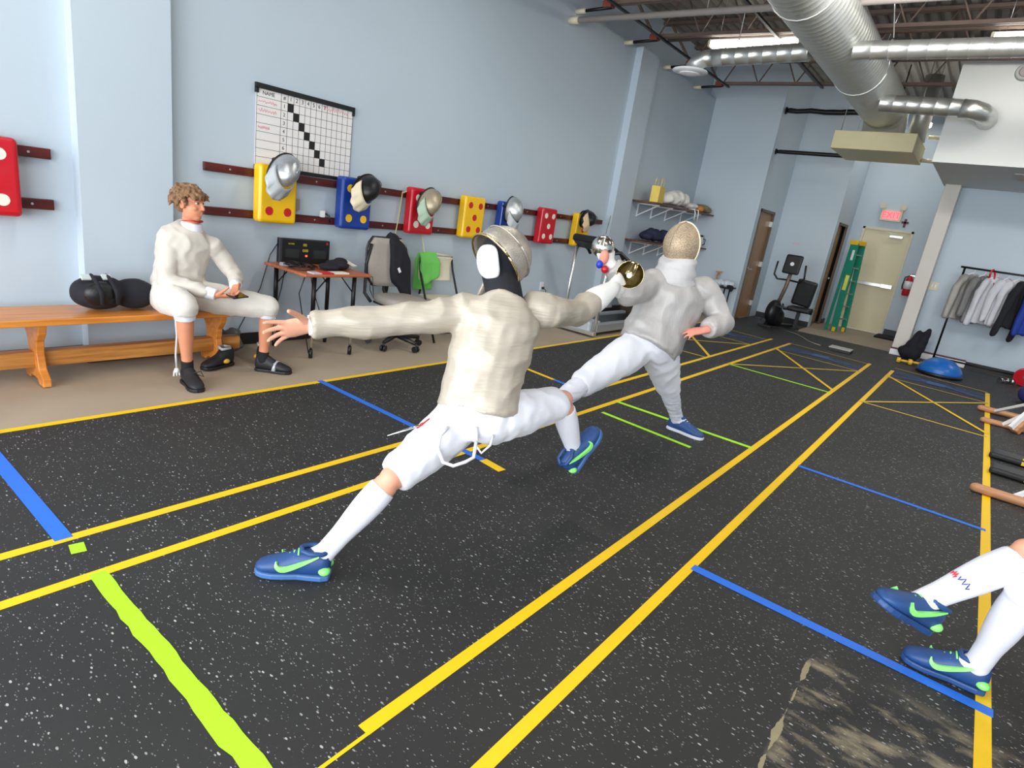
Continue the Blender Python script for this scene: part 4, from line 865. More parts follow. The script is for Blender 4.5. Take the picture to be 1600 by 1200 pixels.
def hand(mb, W, d, palm, side, curls, spread=0.12, sc=1.0, thumb=(.6,.75), tcurl=.25, fat=1.0):
    """wrist W, fingers along d, palm faces palm, thumb on side*(d x palm); unequal bent fingers"""
    d = V(d).normalized(); pn = (V(palm)-d*V(palm).dot(d)).normalized(); a = d.cross(pn)*side
    def P(x, y, z): return W+(d*x+a*y+pn*z)*sc
    mb.loft([(P(-.03,0,0), a*.027*sc*fat, pn*.021*sc*fat), (P(.0,0,0), a*.029*sc*fat, pn*.020*sc*fat), (P(.03,.002,0), a*.038*sc*fat, pn*.018*sc*fat), (P(.065,.001,0), a*.043*sc*fat, pn*.016*sc*fat), (P(.092,0,.0), a*.041*sc*fat, pn*.013*sc*fat), (P(.1,0,0), a*.034*sc, pn*.009*sc)])
    for i, (y, L, r) in enumerate(((.031,.074,.0086), (.0105,.083,.009), (-.0105,.077,.0086), (-.030,.060,.0076))):
        ang = spread*(1.5-i)/1.5; c = curls[i] if hasattr(curls, '__len__') else curls
        p = P(.086, y, 0); th = c*.55; pts = [p]; fd = (d*math.cos(ang)+a*math.sin(ang)).normalized()
        for f in (.46,.30,.24):
            q = fd*math.cos(th)+pn*math.sin(th); p = p+q*L*f*sc; pts.append(p); th += c
        r *= sc*fat; mb.tube(pts, [r*1.12, r*1.06, r*.98, r*.85], 10, rnd=True)
    t0 = P(.022,.030,.006); td = (d*thumb[0]+a*thumb[1]+pn*.3).normalized(); pts = [t0]; th = 0
    for L in (.042,.034,.026):
        q = (td*math.cos(th)+(d*.55+pn*.8-a*.25).normalized()*math.sin(th)).normalized(); t0 = t0+q*L*sc; pts.append(t0); th += tcurl
    r = .0105*sc*fat; mb.tube(pts, [r*1.35, r*1.12, r, r*.85], 10, rnd=True)
def head(mb, c, f, u, k=1.0, face=True):
    f = V(f).normalized(); u = (V(u)-f*V(u).dot(f)).normalized(); s = f.cross(u)
    R = Matrix((s, f, u)).transposed()
    def P(x, y, z): return c+(s*x+f*y+u*z)*k
    mb.ell(P(0,-.012,.03), V((.074,.095,.088))*k, R); mb.ell(P(0,.018,-.035), V((.06,.072,.08))*k, R); mb.ell(P(0,.045,-.088), V((.034,.034,.026))*k, R); mb.ell(P(0,.01,-.075), V((.054,.06,.04))*k, R)
    if face:
        mb.tube([P(0,.082,.02), P(0,.092,-.008), P(0,.1,-.026)], [.008*k,.009*k,.0105*k], 10, rnd=True)
        for q in (-1, 1):
            mb.ell(P(q*.011,.088,-.03), V((.008,.009,.007))*k, R)                      # nostril wings
            mb.tube([P(q*.012,.083,.03), P(q*.03,.083,.034), P(q*.05,.066,.028)], [.008*k,.0095*k,.008*k], 8, rnd=True)    # brow ridge
            mb.ell(P(q*.038,.06,-.025), V((.022,.02,.018))*k, R)                      # cheek
            mb.ell(P(q*.076,-.012,-.008), V((.01,.02,.033))*k, R)                     # ear
            mb.ell(P(q*.08,-.02,.008), V((.009,.018,.018))*k, R)
        mb.tube([P(-.023,.072,-.055), P(0,.088,-.053), P(.023,.072,-.055)], [.005*k,.008*k,.005*k], 8, rnd=True)
        mb.tube([P(-.02,.07,-.067), P(0,.084,-.067), P(.02,.07,-.067)], [.005*k,.0085*k,.005*k], 8, rnd=True)
    return P, R
def torso_rings(J, off, k, lo=0.0, hi=1.0, wid=1.0, hem=0, dep=1.0):
    """elliptical sections from the seat up to the collar"""
    pel, nk = J['pel'], J['neck']; mid = J.get('mid', (pel+nk)/2)
    rs = (J['hip_r']-J['hip_l']).normalized(); ss = (J['sh_r']-J['sh_l']).normalized(); out = []
    prof = [(-.16,.10,.085),(-.08,.155,.115),(0,.168,.118),(.075,.165,.115),(.15,.160,.112),(.3,.148,.105),(.45,.150,.108),(.6,.162,.115),(.75,.170,.116),(.86,.150,.10),(.93,.104,.08),(.99,.066,.066),(1.06,.060,.062)]
    L = (nk-pel).length
    def C_(t): return (1-t)**2*pel+2*t*(1-t)*(mid*2-(pel+nk)/2)+t*t*nk if t >= 0 else pel+(pel-mid).normalized()*(-t)*L
    for t, a, b in prof:
        if t < lo-1e-6 or t > hi+1e-6: continue
        tt = max(0, min(1, t)); c = C_(t); up = (C_(min(1.05,t+.08))-C_(t-.08)).normalized()
        s = lerp(rs, ss, tt); s = (s-up*s.dot(up)).normalized(); f = up.cross(s)
        w = wid if .1 < t < .9 else 1
        out.append((c, s*(a*k*w+off), f*(b*k*dep+off)))
    return out
def limb(mb, pts, rad, off=0, k=1.0, rnd=True):
    """tapered limb through joints with a midpoint bulge per bone"""
    P, Rr = [], []
    for i in range(len(pts)-1):
        for f, r in rad[i]:
            P.append(lerp(pts[i], pts[i+1], f)); Rr.append(r*k+off)
    mb.tube(P, Rr, 18, rnd=rnd)
ARM = [[(0,.058),(.3,.054),(.6,.047),(.95,.040)], [(.15,.042),(.4,.040),(.7,.033),(1,.026)]]
THI = [(0,.088),(.25,.087),(.55,.074),(.85,.058),(1,.054)]
SHI = [(.08,.052),(.3,.056),(.5,.050),(.75,.038),(1,.036)]
def build_body(root, J, k, skin, voxel=.007, hands=True, face=True, smooth=4):
    mb = MB(); mb.loft(torso_rings(J, 0, k))
    P, R = head(mb, J['head'], J['face'], J['up'], k, face)
    nb = J['neck']; mb.tube([nb-(J['head']-nb)*.25, lerp(nb, J['head'], .4), lerp(nb, J['head'], .8)], [.062*k,.055*k,.054*k], 16)
    for s in 'lr':
        mb.ell(lerp(J['sh_'+s], J['neck'], .15), .06*k)
        limb(mb, [J['sh_'+s], J['el_'+s], J['wr_'+s]], ARM, 0, k); 
        if hands: hand(mb, J['wr_'+s], *J['hand_'+s][0], **J['hand_'+s][1])
        limb(mb, [J['hip_'+s], J['kn_'+s]], [THI], 0, k); limb(mb, [J['kn_'+s], J['an_'+s]], [SHI], 0, k)
        kf = (J['kn_'+s]-(J['hip_'+s]+J['an_'+s])/2); 
        if kf.length > .02: mb.ell(J['kn_'+s]+kf.normalized()*.012, .05*k)
        mb.tube([J['an_'+s], lerp(J['an_'+s], J['toe_'+s], .3), lerp(J['an_'+s], J['toe_'+s], .75)], [.034*k,.028*k,.018*k], 12, rnd=True)
    b = place('body', fuse(mb, voxel, smooth), skin, root); return P, R
def wrinkle(amp, fx, fz, seed=0):
    return lambda q: amp*(.55-1.6*abs(noise.noise(V((q.x*fx+seed+.35*math.sin(q.z*5), q.y*fx, q.z*fz))))+.35*noise.noise(V((q.x*fx*2.3, q.y*fx*2.3+seed, q.z*fz*2.3))))
def jacket(root, J, k, m, lo, wid=1.05, off=.016, wr=None, voxel=.009, sleeve=(.02,.02), cuff=.95, dep=1.08, smooth=6, cuffs={}, ak=1.0):
    k0, k = k, k*ak
    mb = MB(); mb.loft(torso_rings(J, off, k0, lo, .995, wid, dep=dep))
    for s in 'lr':
        W = lerp(J['el_'+s], J['wr_'+s], cuffs.get(s, cuff)); mb.ell(lerp(J['sh_'+s], J['neck'], .12), .064*k+off)
        limb(mb, [lerp(J['sh_'+s], J['neck'], .3), J['sh_'+s], J['el_'+s]], [[(0,.06)],[(0,.064),(.3,.062),(.6,.056),(1,.052)]], sleeve[0], k, True); limb(mb, [J['el_'+s], W], [[(0,.052),(.3,.052),(.6,.047),(.85,.041),(1,.038)]], sleeve[0], k, False); mb.ell(J['el_'+s], .053*k+sleeve[0])
    return place('jacket', fuse(mb, voxel, smooth, wr), m, root)
def breeches(root, J, k, m, end=.92, off=.02, wr=None, voxel=.009, kn=.9, top=.31, below=0, r_end=.062, smooth=7):
    mb = MB(); mb.loft(torso_rings(J, off*.9, k, -.2, top, 1.0))
    for s in 'lr':
        h, q, a = J['hip_'+s], J['kn_'+s], J['an_'+s]
        if below <= 0:
            mb.tube([lerp(h, q, f*end) for f in (0,.25,.5,.75,.93,1)], [.094*k+off,.094*k+off,.084*k+off,.073*k+off,.066*k+off,r_end*k+off*.6], 18, rnd=False)
        else:
            mb.tube([lerp(h, q, f) for f in (0,.25,.5,.75,.95)], [.094*k+off,.094*k+off,.084*k+off,.073*k+off,.066*k+off], 18, rnd=True)
            mb.tube([q, lerp(q, a, below*.5), lerp(q, a, below)], [.062*k+off,.060*k+off*.9,r_end*k+off*.5], 18, rnd=False); mb.ell(q, .060*k+off)
    return place('breeches', fuse(mb, voxel, smooth, wr), m, root)
def sock(root, J, s, k, m, f0, off=.006, wr=None):
    q, a, t = J['kn_'+s], J['an_'+s], J['toe_'+s]; mb = MB()
    fs = [f0+(1-f0)*i/8 for i in range(9)]
    def rad(f):
        P = [(0,.052)]+SHI
        for (x0,r0),(x1,r1) in zip(P[:-1],P[1:]):
            if x0 <= f <= x1: return lerp(r0, r1, (f-x0)/(x1-x0))
        return .036
    mb.tube([lerp(q, a, f) for f in fs], [rad(f)*k+off for f in fs], 20)
    if f0 == 0: h = J['hip_'+s]; mb.ell(q, .062*k+off); mb.tube([lerp(h, q, .8), q], [.066*k+off,.06*k+off], 18)
    mb.tube([a, lerp(a, t, .3), lerp(a, t, .55)], [.036*k+off,.032*k,.024*k], 14, rnd=True); mb.ell(a, .038*k+off)
    return place('sock', fuse(mb, .006, 5, wr), m, root)
def trainer(root, H, d, L, up, m, sole, lace, accent=None, w=1.0, emblem=True, collar=None):
    """running shoe with sole, laces, side emblem and heel patch"""
    o, s, u = shoe_mesh(root, H, d, L, w, up, m, sole); d = V(d).normalized()
    mb = MB()
    for i in range(5):
        x = .42+.06*i; h = .118-.0115*i; mb.tube([H+d*x*L+s*.026+u*(h-.014), H+d*(x+.015)*L+u*(h-.001), H+d*x*L-s*.026+u*(h-.014)], .0035, 6)
    mb.build('laces', lace, root)
    mb = MB(); mb.tube([H+d*.02*L+u*.114, H+d*.1*L+s*.033+u*.118, H+d*.26*L+s*.035+u*.117, H+d*.37*L+s*.022+u*.118, H+d*.4*L+u*.124, H+d*.37*L-s*.022+u*.118, H+d*.26*L-s*.035+u*.117, H+d*.1*L-s*.033+u*.118, H+d*.02*L+u*.114], .010, 8); mb.build('collar', collar or m, root)
    if accent:
        for q in (-1, 1):
            if emblem:   # curved tick on each side
                up_, lo_ = [], []
                def cv(pts, f):
                    x = f*(len(pts)-1); i = min(int(x), len(pts)-2); p0, p1, p2, p3 = [pts[max(0,min(len(pts)-1,i+d_))] for d_ in (-1,0,1,2)]; w_ = x-i
                    return [.5*(2*b_+(c_-a_)*w_+(2*a_-5*b_+4*c_-e_)*w_*w_+(3*b_-a_-3*c_+e_)*w_**3) for a_, b_, c_, e_ in zip(p0, p1, p2, p3)]
                for i in range(21):
                    f = i/20
                    for lst, pts in ((up_, [(.69,.076),(.665,.063),(.6,.06),(.5,.068),(.36,.086),(.14,.112)]), (lo_, [(.70,.073),(.70,.054),(.63,.04),(.52,.046),(.36,.07),(.13,.108)])):
                        x, z = cv(pts, f); yy = (.0505-.006*abs(.6-x)*2-(.010 if z > .085 else .0)*(z-.085)/.03-.012*max(0, x-.6)*10*max(0, z-.055)/.02)*w; lst.append(H+d*x*L+s*q*yy+u*z)
                n = len(up_); mb = MB(); mb.add(up_+lo_, [(i, i+1, n+i+1, n+i) for i in range(n-1)]); e = mb.build('emblem', accent, root); sd = e.modifiers.new('s', 'SOLIDIFY'); sd.thickness = .012; sd.offset = 0
            mb = MB(); mb.ell(H+d*.06*L+s*q*.03+u*.045, (.024,.024,.018)); mb.build('heel_patch', accent, root)
    return s, u
def sabre(label, G, b, kn, m_guard):
    """guard at G, blade along b, knuckle side kn"""
    b = V(b).normalized(); kn = (V(kn)-b*V(kn).dot(b)).normalized(); t = thing('sabre', label, 'sabre', G); M = frame(G, kn, b)
    MB(M).lathe([(.008,.012),(.03,.01),(.055,-.006),(.068,-.03),(.071,-.045),(.069,-.045),(.064,-.03),(.05,-.008),(.028,.006),(.008,.008)], n=28).build('guard', m_guard, t)
    mb = MB(M); w = []
    for i in range(9):
        f = i/8; w.append((lerp(.066,.0,f)+.03*math.sin(PI*f), -.03-.11*f))
    mb.add([V((x, y, z)) for x, z in w for y in (-.022+.0*x, .022)], [(2*i, 2*i+1, 2*i+3, 2*i+2) for i in range(8)], True); o = mb.build('knuckle_bow', m_guard, t); sd = o.modifiers.new('s', 'SOLIDIFY'); sd.thickness = .003
    MB(M).tube([(0,0,.01),(0,0,-.06),(.0,0,-.14)], [.013,.015,.012], 12).build('grip', BLKP, t); MB(M).cyl((0,0,-.135),(0,0,-.16),.014,.012,14).build('pommel', CHROME, t)
    MB(M).tube([(0,0,.0),(0,.003,.4),(0,.0,.86)], [.0034,.0024,.0016], 6).build('blade', CHROME, t); return t
GOLDG = mat('gold_steel', (226,206,150), .18, 1, var=.05); SILG = mat('bright_steel', (220,218,210), .16, 1, var=.05)

# --- lunging fencer, seen from behind
J = {}; HA = V((-1.705,1.325,.006)); dA = V((-.74,-.67,0)).normalized()
J['an_l'] = V((-1.735,1.315,.105)); J['kn_l'] = atD(612,748,2.47); J['hip_l'] = atD(712,662,2.68); J['hip_r'] = atD(776,655,2.70); J['pel'] = (J['hip_l']+J['hip_r'])/2+V((0,0,.01))
J['kn_r'] = reach(J['hip_r'], 878,628, .42, True); J['an_r'] = reach(J['kn_r'], 899,714, .40, True)
J['toe_l'] = HA+dA*.22+V((0,0,.03)); HR = J['an_r']+V((-.03,.02,-.1)); HR = atD(893,737,(J['an_r']-CAM).dot(CF)); tR = reach(HR, 936,672, .26, True); dR = (tR-HR).normalized(); J['toe_r'] = lerp(HR, tR, .8)+V((0,0,.03))
J['neck'] = atD(790,462,2.72); J['head'] = atD(787,405,2.76); J['mid'] = (J['pel']+J['neck'])/2+V((0,-.015,0))
J['sh_l'] = atD(712,492,2.66); J['sh_r'] = atD(857,490,2.80); J['el_l'] = atD(595,503,2.55); J['wr_l'] = atD(488,508,2.45)
J['el_r'] = reach(J['sh_r'], 903,487, .27, True); J['wr_r'] = reach(J['el_r'], 955,452, .25, True)
upA = ray(787,405).cross(V((1,0,0))); J['face'] = V((.42,.9,-.12)); J['up'] = V((.22,.05,1)).normalized()
hdir = (J['wr_l']-J['el_l']).normalized(); J['hand_l'] = ((hdir+V((0,0,-.12)), V((.3,-.75,-.45)), 1, [.12,.2,.26,.3]), dict(spread=.32, thumb=(.45,.9), tcurl=.1, sc=1.12))
gdir = (J['wr_r']-J['el_r']).normalized(); J['hand_r'] = ((gdir, V((-.7,.2,-.2)), -1, [1.35,1.4,1.4,1.35]), dict(spread=.02, tcurl=.7))
t = thing('person', 'lunging fencer in beige jacket and white breeches seen from behind, arms spread', 'person', (J['pel'].x, J['pel'].y, 0)); KA = .98
PA, RA = build_body(t, J, KA, SKIN, .0055, smooth=3, face=False)
jacket(t, J, KA, LAME_A, .07, 1.05, .02, wrinkle(.016, 6, 8, 3), .008, (.016,.016), 1.0, 1.1, cuffs={'r':.62}, smooth=4)
for s in 'l': mb = MB(); mb.tube([lerp(J['el_l'], J['wr_l'], f) for f in (.86,1.06)], [.046,.042], 18); place('cuff', fuse(mb, .006, 3), BREE, t)
breeches(t, J, KA, BREE, .975, .016, wrinkle(.009, 9, 9, 5), r_end=.060, smooth=4)
for s in 'lr': sock(t, J, s, KA, SOCKW, .13, .006)
trainer(t, HA, dA, .285, (0,0,1), NAVY, NAVYS, LIME, LIME); trainer(t, HR, dR, .27, (J['kn_r']-J['an_r']).normalized(), NAVY, NAVYS, LIME, LIME)
mb = MB(); hand(mb, J['wr_r'], *J['hand_r'][0], **dict(J['hand_r'][1], fat=1.32)); limb(mb, [J['el_r'], J['wr_r']], [[(.45,.066),(.62,.062),(.85,.05),(1.05,.04)]]); place('glove', fuse(mb, .006, 4), GLOVE, t)
mk = tag(thing('mask', None, None)) if False else None
f_, u_ = V(J['face']).normalized(), V(J['up']); s_ = f_.cross(u_).normalized(); u_ = s_.cross(f_)
MM = Matrix((s_, f_, u_)).transposed().to_4x4(); MM.translation = J['head']+u_*.0
K = MM
# dome over crown, face and sides, open at the nape; the head is tilted over to the right
cu_ = -CD; hc = J['head']; ax_ = (CR*.66+cu_*.60+CF*.34).normalized(); lx = ax_.cross(cu_).normalized(); lz = lx.cross(ax_)
TM = Matrix((lx, ax_, lz)).transposed().to_4x4(); TM.translation = hc-CR*.022+cu_*.0+ax_*.03
n = 36; rr = []
for i in range(15):
    a = PI*.5*(1-i/14); y = -.03+.16*math.sin(a); q = max(.04, math.cos(a)**.9); rr.append([TM @ V((.134*q*math.cos(2*PI*j/n), y, .142*q*math.sin(2*PI*j/n))) for j in range(n)])
rr.append([TM @ V((.136*math.cos(2*PI*j/n), -.055, .145*math.sin(2*PI*j/n))) for j in range(n)])
mb = MB(); mb.rings(rr, caps=False); mb.f.append(list(range(n))); mb.s.append(True); mb.m.append(0)
MASKA = mesh_mat('worn_mask_mesh', (196,188,176), (150,142,132), 320, .6, .35)
mo = mb.build('mask', MASKA, t); sd = mo.modifiers.new('s', 'SOLIDIFY'); sd.thickness = .004
MB(TM).tube([(math.cos(2*PI*j/n)*.138, -.055, math.sin(2*PI*j/n)*.147) for j in range(n+1)], .006, 8).build('mask_rim', GOLDG, mo)
MB(TM).tube([(.130*math.cos(a), .03, .138*math.sin(a)) for a in [2*PI*i/36 for i in range(37)]], .0035, 6).build('mask_seam', MASKA, mo)
c0 = (CR*-.60+cu_*-.27-CF*.74).normalized(); e1 = (CR*.86+cu_*-.1-CF*.0); e1 = (e1-c0*e1.dot(c0)).normalized(); e2 = c0.cross(e1); e2 = -e2 if e2.dot(cu_) < 0 else e2
e1, e2 = (e1*.97+e2*.25).normalized(), (e2*.97-e1*.25).normalized(); vs_ = [hc+c0*.142]; fs_ = []
for i in range(1, 9):
    for j in range(32):
        a = 2*PI*j/32; ca, sa = math.cos(a), math.sin(a); f = i/8; px_ = .56*f*math.copysign(abs(ca)**.62, ca); py_ = .74*f*math.copysign(abs(sa)**.62, sa)
        vs_.append(hc+(c0+e1*px_+e2*py_).normalized()*(.142-.012*f**4))
for j in range(32): fs_.append((0, 1+j, 1+(j+1)%32))
for i in range(7):
    for j in range(32): fs_.append((1+i*32+j, 1+(i+1)*32+j, 1+(i+1)*32+(j+1)%32, 1+i*32+(j+1)%32))
mb = MB(); mb.add(vs_, fs_, True); e = mb.build('mask_back_pad', WHITEP, mo); sd = e.modifiers.new('s', 'SOLIDIFY'); sd.thickness = .02; sd.offset = -1
mb = MB(); mb.ell(PA(0,-.012,.03), V((.088,.106,.098))*KA, RA); mb.ell(PA(0,-.01,-.03), V((.094,.1,.085))*KA, RA); mb.tube([hc-u_*.06, lerp(J['neck'], hc, -.2)], [.086,.082], 18); place('hood', fuse(mb, .007, 2), BLKF, t)
mb = MB(K)
rr = []
for i in range(5):
    f = i/4; rr.append([V((math.cos(a)*(.105+.02*f), .03+math.sin(a)*(.085+.02*f), -.10-.13*f)) for a in [-.5+(PI+1)*j/16 for j in range(17)]])
mb.add([p for r in rr for p in r], [(i*17+j, i*17+j+1, (i+1)*17+j+1, (i+1)*17+j) for i in range(4) for j in range(16)], True); e = mb.build('mask_bib', LAME_A, mo); sd = e.modifiers.new('s', 'SOLIDIFY'); sd.thickness = .01
# cord loop and tag on the back pocket
b0 = lerp(J['pel'], J['hip_l'], .4)
pts = [atD(744,690,2.55), atD(740,715,2.53), atD(727,722,2.5), atD(708,728,2.48), atD(692,722,2.47), atD(684,700,2.48), atD(688,680,2.5), atD(700,668,2.53)]
MB().tube(pts, .0075, 8).build('body_cord', WCORD, t); MB().tube([atD(742,694,2.55), atD(752,708,2.54), atD(766,696,2.54), atD(771,680,2.57)], .005, 8).build('body_cord', WCORD, t)
MB().tube([atD(742,668,2.56), atD(743,690,2.54)], [.016,.013], 10).build('cord_plug', WCORD, t)
MB().tube([atD(668,660,2.58), atD(645,668,2.55), atD(605,681,2.5)], [.008,.006,.002], 8).build('cord_clip', CHROME, t); MB().tube([atD(672,655,2.57), atD(655,668,2.56), atD(648,680,2.55)], .007, 8).build('strap_tag', PADR, t)
GP = J['wr_r']+gdir*.085
sabre('sabre with gold shining guard in the white glove of the lunging fencer', GP+gdir*.03+V((.02,0,.03)), ray(985,425)+V((.03,0,.03)), V((.3,-.2,.9)), GOLDG)

# --- far fencer facing the camera
J = {}; HB = V((-1.66,4.49,.006)); dB = V((1,-.06,0)).normalized()
J['an_l'] = V((-1.60,4.48,.105)); J['kn_l'] = reach(J['an_l'], 1043,600, .42, False); J['hip_l'] = atD(1030,548,4.2); J['hip_r'] = atD(992,546,4.12); J['pel'] = (J['hip_l']+J['hip_r'])/2+V((0,0,.02))
J['kn_r'] = reach(J['hip_r'], 918,594, .43, False); J['an_r'] = reach(J['kn_r'], 855,640, .42, False)
J['toe_l'] = HB+dB*.22+V((0,0,.03)); dfr = V((-.12,-1,.35)).normalized(); HF = J['an_r']+V((.0,.05,-.09)); J['toe_r'] = HF+dfr*.22
J['neck'] = atD(1060,437,4.14); J['head'] = atD(1063,386,4.05); J['mid'] = (J['pel']+J['neck'])/2+V((0,.03,0))
J['sh_r'] = atD(1016,445,4.06); J['sh_l'] = atD(1103,455,4.22); J['el_r'] = atD(985,462,3.86); J['wr_r'] = atD(953,412,3.76)
J['el_l'] = atD(1129,505,4.22); J['wr_l'] = reach(J['el_l'], 1102,516, .24, False)
J['face'] = V((-.18,-1,-.08)); J['up'] = V((0,0,1))
hd = (J['wr_l']-J['el_l']).normalized(); J['hand_l'] = ((hd+V((-.7,0,-.1)), V((.2,.6,-.6)), -1, [.15,.25,.3,.35]), dict(spread=.22))
hg = V((-.5,-.35,.75)); J['hand_r'] = ((hg, V((-.6,.5,-.2)), -1, [1.35,1.4,1.4,1.35]), dict(spread=.02, tcurl=.7))
t = thing('person', 'fencer in grey jacket and beige mask facing the camera, one arm bent', 'person', (J['pel'].x, J['pel'].y, 0)); KB = 1.06
build_body(t, J, KB, SKINR, .007, face=False)
jacket(t, J, KB, LAME_B, 0, 1.2, .034, wrinkle(.014, 6, 6, 9), .011, (.022,.02), .92, 1.3)
breeches(t, J, KB, BREE, .9, .026, wrinkle(.01, 8, 8, 2), .011, below=.22, r_end=.06)
for s in 'lr': sock(t, J, s, KB, SOCKG if s == 'l' else SOCKW, .12, .010, wrinkle(.005, 8, 40, 1))
trainer(t, HB, dB, .30, (0,0,1), NAVY, WSOLE, WHITEP); trainer(t, HF, dfr, .29, V((0,-.2,1)), NAVY, WSOLE, WHITEP)
mb = MB(); hand(mb, J['wr_r'], *J['hand_r'][0], **dict(J['hand_r'][1], fat=1.25)); limb(mb, [J['el_r'], J['wr_r']], [[(.5,.054),(.8,.05),(1.02,.036)]]); place('glove', fuse(mb, .007, 4), GLOVE, t)
f_, u_ = V(J['face']).normalized(), V(J['up']); s_ = f_.cross(u_).normalized(); u_ = s_.cross(f_); MM = Matrix((s_, f_, u_)).transposed().to_4x4(); MM.translation = J['head']
MASKB = mesh_mat('beige_mask_mesh', (186,166,138), (140,116,98), 150, .25, .5); n = 36; rr = []
for i in range(13):
    a = PI*.5*(1-i/12); y = -.03+.15*math.sin(a); q = max(.04, math.cos(a)); rr.append([MM @ V((.125*q*math.cos(2*PI*j/n), y, .15*q*math.sin(2*PI*j/n)+.012)) for j in range(n)])
mb = MB(); mb.rings(rr, caps=False); mb.f.append(list(range(n))); mb.s.append(True); mb.m.append(0); mo = mb.build('mask', MASKB, t); sd = mo.modifiers.new('s', 'SOLIDIFY'); sd.thickness = .004
mb = MB(MM); mb.ell((0,-.02,.02), (.118,.118,.135)); mo2 = mb.build('mask_back', mat('mask_back_cloth', (208,192,166), .8), mo)
MB(MM).tube([(math.cos(2*PI*j/n)*.126, -.03, math.sin(2*PI*j/n)*.151+.012) for j in range(n+1)], .006, 8).build('mask_rim', BIBC, mo); MB(MM).tube([(0, -.03+.153*math.sin(a), .012+.152*math.cos(a)) for a in [PI*.5*i/12 for i in range(13)]], .003, 6).build('mask_seam', MASKB, mo)
mb = MB(MM); mb.loft([((0,-.02,-.06),V((.116,0,0)),V((0,.10,0))), ((0,.0,-.1),V((.126,0,0)),V((0,.128,0))), ((0,.012,-.14),V((.128,0,0)),V((0,.14,0))), ((0,.015,-.19),V((.136,0,0)),V((0,.15,0))), ((0,.01,-.25),V((.145,0,0)),V((0,.155,0))), ((0,0,-.28),V((.11,0,0)),V((0,.12,0)))])
place('mask_bib', fuse(mb, .009, 6, wrinkle(.009, 5, 26, 4)), mat('pale_bib', (204,202,202), .7, .1, var=.06), mo)
GP = J['wr_r']+hg.normalized()*.08
sabre('sabre with bright guard in the far fencer\'s raised fist', GP+V((0,-.02,.04)), -ray(955,392)+V((.0,.05,.16)), V((-.6,-.2,.5)), SILG)
qD = (J['wr_r']-CAM).dot(CF)-.035
MB().ell(atD(937,413,qD), (.022,.022,.026)).build('cord_plug', mat('blue_plug', (30,60,190), .4), t); MB().ell(atD(945,421,qD), (.024,.022,.024)).build('cord_plug', PADR, t); MB().ell(atD(944,402,qD+.0), (.03,.03,.045)).build('bare_thumb', SKINR, t)

# --- seated fencer with phone
J = {}; J['hip_r'] = V((-4.53,1.93,.545)); J['hip_l'] = V((-4.53,2.13,.545)); J['pel'] = V((-4.56,2.03,.56))
J['kn_r'] = onX(288,478,-4.13); J['an_r'] = onX(293,575,-4.20); J['kn_l'] = onX(418,480,-4.22); J['an_l'] = onX(411,562,-4.24)
GR = V((-4.235,J['an_r'].y,-.006)); dGr = V((1,-.12,0)).normalized(); GL = V((J['an_l'].x-.05, J['an_l'].y-.03, -.006)); dGl = V((.72,.62,0)).normalized()
J['an_r'].z = .09; J['an_l'].z = .09
J['toe_r'] = GR+dGr*.21+V((0,0,.03)); J['toe_l'] = GL+dGl*.21+V((0,0,.03))
J['neck'] = onX(298,352,-4.52); J['head'] = onX(298,318,-4.47); J['mid'] = lerp(J['pel'], J['neck'], .5)+V((-.035,0,0))
J['sh_r'] = onX(262,397,-4.52); J['sh_l'] = onX(337,392,-4.50); J['el_r'] = onX(258,438,-4.46); J['wr_r'] = onX(338,461,-4.2); J['el_l'] = onX(367,430,-4.44); J['wr_l'] = onX(368,449,-4.22)
PH = onX(371,464,-4.12)
J['face'] = V((.86,.5,-.03)); J['up'] = V((-.02,-.02,1))
J['hand_r'] = ((PH-J['wr_r']+V((0,-.0,.0)), V((-.1,.35,.85)), 1, [.35,.45,.5,.55]), dict(spread=.08)); J['hand_l'] = ((PH-J['wr_l']+V((.02,-.06,-.02)), V((-.25,-.5,.7)), -1, [.4,.5,.55,.6]), dict(spread=.08))
t = thing('person', 'curly-haired young person in cream jacket sitting on the bench holding a phone', 'person', (-4.56,2.03,0)); KG = .97
P, R = build_body(t, J, KG, SKIN2, .0048, smooth=3)
jacket(t, J, KG, CREAMJ, .0, 1.06, .02, wrinkle(.014, 8, 8, 6), .008, (.009,.009), .86, 1.1, smooth=5, ak=.88)
for s in 'lr': mb = MB(); mb.tube([lerp(J['el_'+s], J['wr_'+s], f) for f in (.8,1.0)], [.045,.041], 18); place('cuff', fuse(mb, .006, 3), BREE, t)
mb = MB(); nb = J['neck']; mb.tube([nb-V((0,0,.05)), nb+V((.008,.005,.005)), nb+V((.012,.008,.026))], [.082,.070,.064], 24); place('collar', fuse(mb, .006, 3), BREE, t)
mb = MB(); c = nb+V((.012,.008,.03)); mb.tube([c+V((math.cos(a)*.062, math.sin(a)*.062, .012*math.cos(a))) for a in [2*PI*i/24 for i in range(25)]], .007, 8); mb.build('collar_trim', PADR, t)
breeches(t, J, KG, BREEC, .93, .026, wrinkle(.008, 9, 9, 8), below=.12, r_end=.066)
for s in 'lr': q, a = J['kn_'+s], J['an_'+s]; mb = MB(); mb.tube([lerp(q, a, f) for f in (.08,.2)], [.069,.066], 20); place('knee_cuff', fuse(mb, .006, 3), BREE, t)
for s in 'lr': sock(t, J, s, KG, SOCKB, .84, .005)
